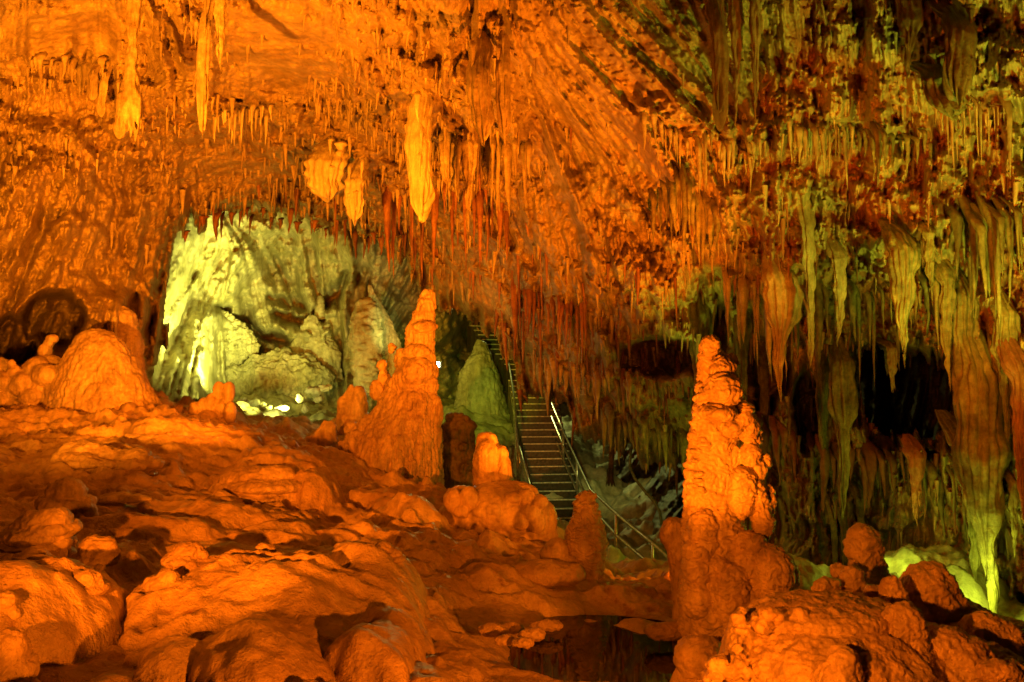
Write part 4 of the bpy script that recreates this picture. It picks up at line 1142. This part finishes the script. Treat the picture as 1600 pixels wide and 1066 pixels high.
# ------------------------------------------------------------------ stalactites, curtains, columns
def drip_arrays(top, length, r, seed, nth=12, nz=14, flute=0.0, nfl=5, ratio=1.0, shape="cone", lean=0.0, yaw=0.0, lift=0.1):
    """vertices and quads of a hanging dripstone; top is a world point, r the half width there"""
    rs = np.random.RandomState(seed)
    t = np.concatenate([[-0.22, -0.13, -0.05], np.linspace(0.02, 1, nz - 3)])
    tc = np.clip(t, 0, 1)
    if shape == "cone":
        p = (1 - tc) ** 0.75
    elif shape == "straw":
        p = 0.55 + 0.45 * (1 - tc) ** 2
        p[-1] = 0.15
    elif shape == "carrot":
        p = (0.72 + 0.55 * np.sin(math.pi * np.clip(tc * 1.6, 0, 1))) * np.clip(1 - tc, 0, 1) ** 0.6
    elif shape == "drape":
        p = (0.88 + 0.12 * np.sin(math.pi * tc)) * np.clip((1 - tc) * 9, 0, 1) ** 0.4
    else:  # column
        p = 0.8 + 0.2 * np.cos(2 * math.pi * tc)
    kn = rs.normal(size=9)
    p = p * (1 + (0.05 if shape == 'drape' else 0.10) * np.interp(t, np.linspace(0, 1, 9), kn) + 0.05 * np.sin(t * rs.uniform(15, 40)))
    p = np.maximum(p, 0.015)
    p = p * (1 + 0.10 * np.clip(0.14 - np.abs(t - 0.02), 0, 1) / 0.14) * np.clip(1 - 0.55 * np.clip(-t / 0.22, 0, 1) ** 2, 0.3, 1)
    th = np.linspace(0, 2 * math.pi, nth, endpoint=False)
    T, TH = np.meshgrid(t, th, indexing='ij')
    Pm = np.repeat(p[:, None], nth, 1)
    ph = rs.uniform(0, 6)
    if flute:
        c = np.cos(TH * nfl + ph + 0.6 * np.sin(T * 5 + ph)) + 0.5 * np.cos(TH * (nfl * 2 - 1) + ph * 2 + T * 2)
        Pm = Pm * (1 + flute * c)
        low = (0.10 * np.cos(TH * 2 + ph) + 0.10 * np.cos(TH * nfl + ph)) * (1.0 if shape == 'drape' else 0.5)
    else:
        Pm = Pm * (1 + 0.13 * np.cos(TH * 2 + ph) + 0.07 * np.cos(TH * 3 + ph * 3 + T * 3))
        low = 0
    wob = r * 0.35
    cxx = wob * np.sin(T * rs.uniform(2, 5) + ph) * T + lean * length * T
    cyy = wob * np.cos(T * rs.uniform(2, 5) + ph) * T
    X = np.cos(TH) * Pm * r
    Y = np.sin(TH) * Pm * r * ratio
    if yaw:
        X, Y = X * math.cos(yaw) - Y * math.sin(yaw), X * math.sin(yaw) + Y * math.cos(yaw)
    Y = Y + (lift + 0.06) * (np.clip((0.45 - T) / 0.62, 0, 1) ** 1.3 if shape == 'drape' else np.clip((0.12 - T) / 0.34, 0, 1) ** 1.2)
    Z = -T * length * (1 + (low * T if flute else 0))
    co = np.stack([top[0] + cxx + X, top[1] + cyy + Y, top[2] + Z], -1).reshape(-1, 3)
    q = grid_quads(nz, nth, wrap=True)
    return co.astype(np.float32), q[:, ::-1]


def shape_is(kw, n):
    return kw.get('shape') == n


def hang(name, px, y0, y1, wpx, lift=0.12, seed=0, mat=None, label=None, cat="stalactite", group=None, d=None, rough=0.5, **kw):
    lift = lift * 0.55 if lift > 0 else lift
    dd = (ceil_d(px, y0) if d is None else d) - lift
    top = PXW(px, y0, dd)
    s = dd / F
    length = (y1 - y0) * s * (1.0 + 0.0)
    co, q = drip_arrays(top, length, wpx * s / 2, seed, lift=lift, **kw)
    if kw.get("nth", 12) >= 48:      # smaller drips grown onto the big one
        r_ = np.random.RandomState(seed + 5)
        n_ex = 7 if shape_is(kw, "column") or shape_is(kw, "carrot") else 5
        for m_ in range(n_ex):
            an = r_.uniform(-math.pi, 0.1)
            st = r_.uniform(0.0, 0.72)
            rr_ = wpx * s / 2 * (0.85 if shape_is(kw, "drape") else max(0.25, 1 - st) * 0.85)
            tp = np.array(top) + np.array([math.cos(an) * rr_ * 0.85, math.sin(an) * rr_ * 0.5, -st * length])
            c2, q2 = drip_arrays(tp, length * r_.uniform(0.18, 0.42), wpx * s * r_.uniform(0.07, 0.17), seed + 31 * m_, nth=14, nz=22, flute=0.08, nfl=4, lift=0.03)
            q = np.concatenate([q, q2 + len(co)])
            co = np.concatenate([co, c2])
    # surface wear
    nrm = co - np.float32([top[0], top[1], 0]) * np.float32([1, 1, 0])
    nrm[:, 2] = 0
    nrm /= (np.linalg.norm(nrm, axis=1, keepdims=True) + 1e-5)
    a = 1.3 * fbm(co / (s * wpx * np.float32([0.45, 0.45, 1.1])), 3, seed % 50)
    a = a + 0.9 * (0.45 - np.sqrt(np.clip(worley(co / (s * wpx * np.float32([0.4, 0.4, 0.5])), seed % 50)[0], 0, 1)))
    co = co + nrm * (a * rough * wpx * s * 0.2)[:, None]
    return tag(mesh_np(name, co, q, mat or M_ICE, base=tuple(float(k) for k in top)), label, cat, group)


ORD = ["leftmost", "second from the left", "third from the left", "fourth from the left", "fifth from the left", "sixth from the left", "seventh from the left", "eighth from the left",
       "ninth from the left", "tenth from the left", "eleventh from the left", "twelfth from the left", "thirteenth from the left", "fourteenth from the left", "fifteenth from the left",
       "sixteenth from the left", "seventeenth from the left", "eighteenth from the left", "nineteenth from the left", "twentieth from the left", "twenty-first from the left",
       "twenty-second from the left", "twenty-third from the left", "twenty-fourth from the left"]


def fringe(pts, n, lmin, lmax, wmin, wmax, mat, look, where, seed, lift=0.12, jit=10, nth=10, flute=0.0, shape=None):
    rs = random.Random(seed)
    xs = [p[0] for p in pts]
    spots_ = sorted(xs[0] + (xs[-1] - xs[0]) * (k + rs.uniform(0.1, 0.9)) / n for k in range(n))
    for k, x in enumerate(spots_):
        y = np.interp(x, xs, [p[1] for p in pts]) + rs.uniform(-jit, jit)
        big_ = rs.random() ** 1.6
        ln = lmin + (lmax - lmin) * big_
        wd = (wmin + (wmax - wmin) * (0.5 * big_ + 0.5 * rs.random())) * rs.choice([0.7, 1, 1, 1.35])
        size = "long" if big_ > 0.5 else ("short" if big_ < 0.12 else "")
        o = ORD[k] if k < len(ORD) - 1 else "last"
        if k == n - 1: o = "rightmost"
        hang("stalactite", x, y, y + ln, wd, lift, seed * 100 + k, mat, f"{size} {look} stalactite, {o} in {where}".strip(), group="stalactites in " + where,
             nth=nth, nz=14, shape=shape or ("straw" if wd < 5.5 and rs.random() < 0.6 else "cone"), flute=flute, nfl=4, lean=rs.uniform(-0.02, 0.02))


fringe([(1005, 178), (1040, 190), (1075, 215)], 11, 35, 85, 5, 9, M_ICE, "orange", "the fringe beside the fan of ribs", 1)
fringe([(1085, 212), (1150, 218), (1208, 222)], 15, 30, 95, 5, 10, M_ICE, "orange", "the fringe under the tip of the ribs", 2)
fringe([(1232, 190), (1290, 195), (1334, 200)], 15, 40, 110, 5, 11, M_ICE, "yellow", "the comb at upper right centre", 3)
fringe([(1340, 210), (1400, 205), (1470, 215)], 13, 35, 100, 6, 13, M_OLIVE, "olive", "the comb left of the pale block", 4)
fringe([(1458, 168), (1510, 162), (1580, 168)], 16, 30, 130, 4, 8, M_ICE, "thin pale", "the straw curtain under the pale block", 5)
fringe([(38, 98), (90, 92), (172, 96)], 18, 22, 60, 6, 11, M_ICE, "orange", "the fringe on the upper left ledge", 6)
fringe([(335, 172), (380, 165), (425, 170)], 17, 22, 78, 5, 9, M_PALE, "bright yellow", "the comb left of centre ceiling", 7, lift=0.25)
fringe([(285, 352), (400, 328), (500, 345), (622, 372)], 23, 18, 52, 6, 12, M_RED, "red", "the fringe over the chamber mouth", 8, lift=0.3)
fringe([(600, 300), (660, 320), (700, 290), (800, 330)], 18, 55, 135, 7, 14, M_RED, "red-brown", "the curtain right of the chamber mouth", 9, lift=0.25)
fringe([(688, 212), (740, 220), (830, 222)], 16, 60, 140, 8, 15, M_ICE, "orange", "the row below the twin columns", 10, lift=0.3)
fringe([(800, 440), (850, 470), (920, 480)], 16, 45, 120, 7, 14, M_RED, "red-brown", "the slanting curtain above the stair", 11, lift=0.2)
fringe([(830, 560), (880, 575), (960, 590), (1000, 600)], 20, 30, 75, 7, 13, M_ICE, "orange", "the lowest fringe over the stair", 12, lift=0.3)
fringe([(930, 640), (1000, 665), (1080, 680)], 17, 25, 70, 6, 12, M_OLIVE, "green-lit", "the ragged lip right of the stair", 13, lift=0.3)
fringe([(1020, 300), (1060, 280), (1125, 330)], 14, 60, 170, 9, 18, M_OLIVE, "olive", "the green-lit bunch at centre right", 14, lift=0.2, flute=0.12)
fringe([(1125, 420), (1180, 450), (1250, 470)], 11, 70, 150, 9, 17, M_ICE, "orange and olive", "the row above the craggy stalagmite", 15, lift=0.25, flute=0.1)
fringe([(1260, 440), (1350, 455), (1490, 440)], 18, 60, 150, 7, 16, M_OLIVE, "orange and olive", "the row above the black hollow", 16, lift=0.3, flute=0.1)
fringe([(1490, 330), (1540, 340), (1600, 320)], 12, 80, 230, 8, 20, M_OLIVE, "olive", "the bunch at the right edge", 17, lift=0.3, flute=0.12)
fringe([(1190, 660), (1290, 700), (1400, 720)], 14, 50, 120, 9, 20, M_RED, "dim brown", "the row below the black hollow", 18, lift=0.3)
fringe([(1410, 700), (1470, 740), (1530, 700)], 9, 60, 140, 9, 18, M_OLIVE, "olive", "the group left of the long fluted column", 19, lift=0.3)

BIG = [  # px, y top, y bottom, width, shape, flute, lift, material, category, label
    (655, 148, 322, 38, "drape", 0.10, 0.75, M_PALE, "curtain", "long bright hanging flowstone curtain in the centre of the ceiling"),
    (514, 220, 302, 56, "drape", 0.16, 0.9, M_PALE, "curtain", "fan-shaped bright yellow curtain, upper one of the left-centre pair"),
    (556, 248, 338, 28, "drape", 0.12, 0.9, M_PALE, "curtain", "narrow bright yellow curtain, lower one of the left-centre pair"),
    (750, 62, 208, 36, "drape", 0.10, 0.45, M_ICE, "column", "thick smooth hanging column left of the dark slot near the top centre"),
    (787, 50, 205, 24, "drape", 0.06, 0.25, M_ICE, "column", "narrower ribbed hanging column right of the dark slot near the top centre"),
    (212, -30, 205, 26, "column", 0.05, 0.25, M_ICE, "column", "long smooth pale column at upper left with a dark slot on its left"),
    (190, 120, 205, 18, "drape", 0.10, 0.3, M_ICE, "stalactite", "small waisted stalactite standing in the dark slot at upper left"),
    (322, -30, 190, 20, "drape", 0.10, 0.35, M_ICE, "column", "wavy orange column right of the hanging tassels at upper left"),
    (345, -30, 110, 22, "cone", 0.08, 0.35, M_ICE, "stalactite", "short tapering column next to the smooth ceiling pocket"),
    (145, 95, 150, 14, "drape", 0.08, 0.3, M_ICE, "stalactite", "blunt club-shaped stalactite left of the dark cleft at upper left"),
    (162, 98, 172, 13, "drape", 0.08, 0.3, M_ICE, "stalactite", "slim club-shaped stalactite touching the dark cleft at upper left"),
    (700, 215, 330, 24, "carrot", 0.14, 0.5, M_ICE, "stalactite", "broad leaf-shaped stalactite below the thick hanging column"),
    (733, 210, 360, 22, "carrot", 0.14, 0.5, M_ICE, "stalactite", "long double stalactite below the dark slot near the top centre"),
    (1120, -30, 175, 26, "drape", 0.10, 0.45, M_ICE, "curtain", "smooth pale strand nearest the middle of the fan of ribs"),
    (1148, -30, 190, 24, "carrot", 0.10, 0.45, M_ICE, "curtain", "pale pointed strand in the middle of the fan of ribs"),
    (1178, -30, 180, 20, "carrot", 0.10, 0.45, M_ICE, "curtain", "pale strand on the right of the fan of ribs"),
    (1218, 418, 612, 50, "carrot", 0.10, 0.55, M_ICE, "stalactite", "thick hooded carrot-shaped stalactite right above the craggy stalagmite"),
    (1262, 330, 560, 26, "cone", 0.10, 0.3, M_ICE, "stalactite", "long orange spike right of the thick hooded stalactite"),
    (1310, 390, 530, 24, "cone", 0.12, 0.35, M_ICE, "stalactite", "orange spike midway between the hooded stalactite and the broad one"),
    (1412, 372, 560, 48, "cone", 0.10, 0.55, M_OLIVE, "stalactite", "broad smooth stalactite hanging over the black hollow"),
    (1452, 352, 470, 20, "cone", 0.08, 0.45, M_OLIVE, "stalactite", "slim pale-tipped stalactite right of the broad one over the hollow"),
    (1394, 535, 608, 18, "cone", 0.12, 0.9, M_WALL, "stalactite", "small whitish stalactite hanging in front of the black hollow"),
    (1385, 535, 585, 8, "cone", 0.10, 0.9, M_WALL, "stalactite", "tiny whitish side spike left of the whitish stalactite"),
    (1505, 440, 650, 42, "carrot", 0.14, 0.5, M_OLIVE, "stalactite", "massive fluted olive stalactite right of the black hollow"),
    (1480, 420, 600, 26, "cone", 0.12, 0.45, M_OLIVE, "stalactite", "olive spike at the right rim of the black hollow"),
    (1532, 560, 980, 66, "carrot", 0.16, 0.6, M_OLIVE, "column", "very long fluted olive column reaching almost to the ground at right"),
    (1515, 690, 900, 34, "cone", 0.14, 0.9, M_OLIVE, "stalactite", "fluted spike joined to the front of the very long olive column"),
    (1572, 470, 690, 34, "carrot", 0.12, 0.4, M_OLIVE, "stalactite", "bright yellow-green stalactite close to the right edge"),
    (1594, 560, 800, 34, "cone", 0.10, 0.4, M_RED, "stalactite", "dark thick spike cut by the right edge"),
    (1582, 740, 860, 16, "cone", 0.08, 0.6, M_OLIVE, "stalactite", "pale narrow stalactite right of the very long olive column"),
    (1192, 540, 740, 24, "cone", 0.12, 0.4, M_OLIVE, "stalactite", "greenish spike just right of the knobbed tip of the craggy stalagmite"),
    (1160, 500, 690, 24, "cone", 0.12, 0.1, M_OLIVE, "stalactite", "olive spike behind the tip of the craggy stalagmite"),
    (1312, 540, 790, 38, "carrot", 0.16, 0.5, M_OLIVE, "stalactite", "long streaky pillar at the left rim of the black hollow"),
    (1285, 560, 760, 22, "cone", 0.14, 0.4, M_OLIVE, "stalactite", "thin streaky spike left of the streaky pillar"),
    (1388, 706, 810, 40, "cone", 0.06, 0.3, M_RED, "stalactite", "red-brown cone below the black hollow"),
    (1432, 704, 812, 26, "cone", 0.08, 0.3, M_RED, "stalactite", "narrow red-brown cone right below the black hollow"),
    (1092, 478, 720, 34, "column", 0.12, 0.2, M_OLIVE, "column", "olive column just left of the craggy stalagmite's tip"),
    (1318, 775, 880, 12, "drape", 0.1, 0.6, M_OLIVE, "stalactite", "glowing yellow-green rod left of the mushroom-shaped boulder"),
    (1302, 780, 875, 9, "drape", 0.1, 0.6, M_OLIVE, "stalactite", "thin glowing rod left of the other glowing rod"),
    (1345, 770, 850, 20, "cone", 0.1, 0.6, M_OLIVE, "stalactite", "yellow-green spike right above the mushroom-shaped boulder"),
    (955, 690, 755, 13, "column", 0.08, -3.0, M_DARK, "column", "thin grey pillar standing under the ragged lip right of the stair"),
    (1500, -20, 150, 46, "drape", 0.12, 0.5, M_OLIVE, "flowstone", "pale olive flowstone tongue above the straw curtain"),
    (1478, 82, 178, 58, "drape", 0.08, 0.6, M_OLIVE, "flowstone", "pale bulging block in the upper right ceiling"),
    (1418, -20, 120, 34, "carrot", 0.12, 0.5, M_OLIVE, "flowstone", "long olive tongue left of the pale block"),
]
for k, (px, y0, y1, wd, shp, fl, lf, mt, ct, lb) in enumerate(BIG):
    nm = {"curtain": "flowstone_curtain", "column": "flowstone_column", "flowstone": "flowstone_tongue"}.get(ct, "stalactite")
    hang(nm, px, y0, y1, wd, lf, 900 + k, mt, lb, cat=ct, nth=72, nz=70, shape=shp, flute=fl, nfl=(11 if shp == 'drape' else (13 if wd > 40 else 8)) if wd > 30 else 6, ratio=0.55 if shp == "drape" else 0.8, rough=0.2 if shp == "drape" else 0.5)

# the innumerable tiny drips that cover the vault: two masses
rs = np.random.RandomState(77)
def drips(name, n, mat, label_mat, weight, lm, seed):
    rr = np.random.RandomState(seed)
    cos, qs, off, made = [], [], 0, 0
    px = rr.uniform(-60, 1680, n * 3); py = rr.uniform(-60, 860, n * 3)
    ii = ((px - cu[0]) / ST).astype(int); jj = ((py - cv[0]) / ST).astype(int)
    ok = (rr.rand(n * 3) < weight[jj, ii]) & keep[jj, ii]
    px, py, ii, jj = px[ok][:n], py[ok][:n], ii[ok][:n], jj[ok][:n]
    dep = DEP[jj, ii]
    NT, NZ = 6, 6
    th_ = np.linspace(0, 2 * math.pi, NT, endpoint=False)
    t_ = np.array([-0.35, 0.0, 0.25, 0.5, 0.8, 1.0])
    pr_ = np.array([1.3, 1.0, 0.8, 0.6, 0.38, 0.06])
    m = len(px)
    top = PXW(px, py, dep + 0.01)
    s = dep / F
    ln = (lm[0] + (lm[1] - lm[0]) * rr.rand(m) ** 2.2) * s
    r0 = (1.6 + 2.6 * rr.rand(m)) * s * (0.6 + 0.5 * (ln / s) / lm[1])
    lift = 0.5 * ln * 0.25
    X = top[:, None, None, 0] + (pr_[None, :, None] * r0[:, None, None]) * np.cos(th_) + (rr.normal(size=m) * 0.06 * ln)[:, None, None] * t_[None, :, None]
    Y = (top[:, 1] - lift)[:, None, None] + (pr_[None, :, None] * r0[:, None, None]) * np.sin(th_) + 0 * X
    Z = top[:, None, None, 2] - t_[None, :, None] * ln[:, None, None] + 0 * X
    co = np.stack([X, Y, Z], -1).reshape(-1, 3)
    q = grid_quads(NZ, NT, wrap=True)[:, ::-1]
    Q = (q[None] + (np.arange(m) * NT * NZ)[:, None, None]).reshape(-1, 4)
    tag(mesh_np(name, co, Q, mat, base=(0, 0, 0)), kind="stuff")

wgt = np.clip((1 - 0.93 * FAN) * SM * (0.25 + 0.75 * SH) * (0.1 + 1.5 * nz) * (1 - 0.93 * LEFTW), 0, 1)
mid = spots(0.0, [(560, 260, 200, 130, 1.0), (560, 130, 120, 90, 0.8)])
drips("tiny_drip_stalactites", 4600, M_ICE, None, np.clip(wgt * (0.30 + 0.70 * mid) * (1 - 0.6 * RIGHT), 0, 1), (7, 34), 5)
drips("small_drip_stalactites", 1000, M_RED, None, np.clip(wgt * spots(0.01, [(560, 340, 200, 60, 1.0), (850, 520, 260, 150, 1.0), (1250, 600, 300, 250, 0.8)]), 0, 1), (14, 60), 6)


# ------------------------------------------------------------------ metal and stone helpers
class MB:
    def __init__(self):
        self.v = []
        self.f = []

    def box(self, c, sx, sy, sz, yaw=0.0, bev=0.0):
        """bevelled box centred at c"""
        b = bev
        n = len(self.v)
        pts = []
        for zz, ins in ((-sz / 2, b), (-sz / 2 + b, 0), (sz / 2 - b, 0), (sz / 2, b)):
            for (ax, ay) in ((-1, -1), (1, -1), (1, 1), (-1, 1)):
                x, y = ax * (sx / 2 - ins), ay * (sy / 2 - ins)
                pts.append((c[0] + x * math.cos(yaw) - y * math.sin(yaw), c[1] + x * math.sin(yaw) + y * math.cos(yaw), c[2] + zz))
        self.v += pts
        for k in range(3):
            for i in range(4):
                a, b2 = n + k * 4 + i, n + k * 4 + (i + 1) % 4
                self.f.append((a, b2, b2 + 4, a + 4))
        self.f.append((n + 3, n + 2, n + 1, n))
        self.f.append((n + 12, n + 13, n + 14, n + 15))
        return self

    def tube(self, pts, r, seg=8):
        pts = [Vector(p) for p in pts]
        n = len(self.v)
        for k, p in enumerate(pts):
            a = pts[max(0, k - 1)]
            b = pts[min(len(pts) - 1, k + 1)]
            t = (b - a).normalized()
            u = t.cross(Vector((0, 0, 1)))
            if u.length < 0.05: u = t.cross(Vector((0, 1, 0)))
            u.normalize()
            w_ = t.cross(u)
            for i in range(seg):
                an = 2 * math.pi * i / seg
                self.v.append(tuple(p + u * math.cos(an) * r + w_ * math.sin(an) * r))
        for k in range(len(pts) - 1):
            for i in range(seg):
                self.f.append((n + k * seg + i, n + k * seg + (i + 1) % seg, n + (k + 1) * seg + (i + 1) % seg, n + (k + 1) * seg + i))
        self.f.append(tuple(n + i for i in reversed(range(seg))))
        self.f.append(tuple(n + (len(pts) - 1) * seg + i for i in range(seg)))
        return self

    def build(self, name, mat, parent=None, smooth_=False):
        me = bpy.data.meshes.new(name)
        base = Vector((0, 0, 0)) if parent is None else parent.location
        me.from_pydata([tuple(Vector(p) - base) for p in self.v], [], self.f)
        me.materials.append(mat)
        if smooth_:
            me.polygons.foreach_set("use_smooth", [len(p.vertices) == 4 for p in me.polygons])
        o = bpy.data.objects.new(name, me)
        COL.objects.link(o)
        if parent is not None: o.parent = parent
        return o


def empty(name, loc, label, cat, group=None):
    o = bpy.data.objects.new(name, None)
    o.location = loc
    COL.objects.link(o)
    tag(o, label, cat, group)
    return o


M_STEP = plain_mat("damp_concrete", (0.075, 0.056, 0.03), 0.5, bump=0.02)
M_EDGE_LIGHT = plain_mat("painted_edge_light", (0.75, 0.70, 0.56), 0.45)  # pale colour stands in for light on the tread edges
M_STEEL = plain_mat("brushed_steel", (0.55, 0.52, 0.42), 0.32, 0.7)
M_CABLE = plain_mat("cable_rubber", (0.16, 0.17, 0.17), 0.5)
M_HOUSE = plain_mat("lamp_housing", (0.05, 0.05, 0.05), 0.5, 0.5)
M_GLOW = plain_mat("lamp_glass", (0.8, 0.8, 0.7), 0.3, emit=(0.95, 1.0, 0.75), es=60)

# --- staircase
z0 = CAMZ - 3.19
stair = empty("staircase", (1.08, 19.0, z0), "long flight of dark stone steps with edges painted as lit climbing past the stalagmites", "staircase")
x, y, z = 1.18, 19.0, z0
yaw_prev = 0.09
for i in range(31):
    if i < 20:
        dx, dy, yaw, wid = -0.033, 0.29, 0.09, 1.06 + 0.0165 * i
    else:
        dx, dy, yaw, wid = -0.150, 0.27, 0.42, 1.05
    s_ = MB().box((x, y + 0.16, z - 0.36), wid, 0.42, 0.86, yaw, 0.012).build("step", M_STEP, stair)
    e_ = MB().box((x + 0.05 * math.sin(yaw), y - 0.042, z + 0.062), wid - 0.02, 0.05, 0.032, yaw, 0.005)
    eo = e_.build("lit_edge_strip", M_EDGE_LIGHT, None)  # strip drawn where the lit tread would show as a bright line
    eo.data.transform(__import__("mathutils").Matrix.Translation(-stair.location))
    eo.parent = s_
    x += dx; y += dy; z += 0.17

def railing(label, tops, posts, drops, name="handrail", rad=0.028):
    """tops: world points of the upper rail; drops: heights below it of the other rails; posts: (fraction index point, length)"""
    e = empty(name, tuple(tops[-1] - Vector((0, 0, 1.0))), label, "handrail")
    for dr in drops:
        MB().tube([p - Vector((0, 0, dr)) for p in tops], rad, 8).build("rail", M_STEEL, e, True)
    for p, ln in posts:
        MB().tube([p + Vector((0, 0, 0.01)), p - Vector((0, 0, ln))], rad * 1.15, 8).build("post", M_STEEL, e, True)
    return e

rp = [W1(862, 630, 22.4), W1(880, 673, 20.9), W1(923, 766, 18.3), W1(963, 803, 14.6), W1(1021, 850, 13.5), W1(1056, 882, 13.0), W1(1090, 910, 12.4)]
railing("steel handrail with two lower bars right of the steps, running down to the foreground", rp,
        [(rp[1], 0.95), (rp[1].lerp(rp[2], 0.55), 0.95), (rp[2], 0.95), (rp[3], 1.2), (rp[4], 1.1), (rp[6], 1.1)], [0, 0.38, 0.74], rad=0.032)
lp = [W1(770, 533, 27.5), W1(795, 568, 25.2), W1(804, 625, 22.6), W1(809, 700, 20.3)]
railing("upper left handrail beside the steep top flight of the steps", lp, [(lp[1], 0.9), (lp[2], 0.9), (lp[3], 0.95)], [0, 0.45], rad=0.032)
lq = [W1(812, 698, 20.2), W1(830, 764, 18.9)]
railing("short left handrail halfway down the steps above the blunt stalagmite", lq, [(lq[0], 0.85), (lq[1], 0.85)], [0, 0.42], rad=0.028)
lr = [W1(850, 795, 18.6), W1(888, 827, 17.0)]
railing("short lowest left handrail ending behind the beaded stalagmite", lr, [(lr[0], 0.85), (lr[1], 0.85)], [0, 0.42], rad=0.028)
g1_ = W1(1004, 935, 12.6)
gp = MB().tube([g1_, g1_ + Vector((0, 0, 0.32))], 0.03, 8).build("short_post", M_STEEL, None, True)
tag(gp, "short stub of steel pipe at the foot of the handrail posts", "post")

# --- cable on the rock right of the stair
cp_ = [(986, 700), (985, 715), (984, 730), (992, 748), (1006, 766), (1022, 784), (1031, 800), (1035, 826)]
cc_ = MB().tube([W1(a, b, 15.2 - 0.004 * (b - 700)) for a, b in cp_], 0.028, 8).build("cable", M_CABLE, None, True)
tag(cc_, "grey cable looping down the dark rock right of the steps", "cable")

# --- the lit lamp behind the tallest stalagmite
lw = W1(681, 570, 16.0)
fl_ = empty("floodlight", tuple(lw - Vector((0, 0, 1.7))), "small lit floodlight glaring beside the right flank of the tallest stalagmite", "lamp")
MB().box(lw + Vector((0, 0.10, 0)), 0.20, 0.14, 0.16, 0.0, 0.02).build("housing", M_HOUSE, fl_)
MB().box(lw + Vector((0, 0.02, 0)), 0.14, 0.02, 0.11, 0.0, 0.005).build("lamp_glass", M_GLOW, fl_)
MB().tube([lw + Vector((0, 0.1, -0.05)), lw + Vector((0, 0.1, -1.7))], 0.02, 8).build("pole", M_HOUSE, fl_, True)
lamp("small_flood_light", lw + Vector((0, -0.05, 0)), 14, COOL, 0.05)
lamp("slope_light", lw + Vector((0.15, 0.6, 0.3)), 900, LIME, 0.05, W1(735, 620, 26), 44, 0.8)
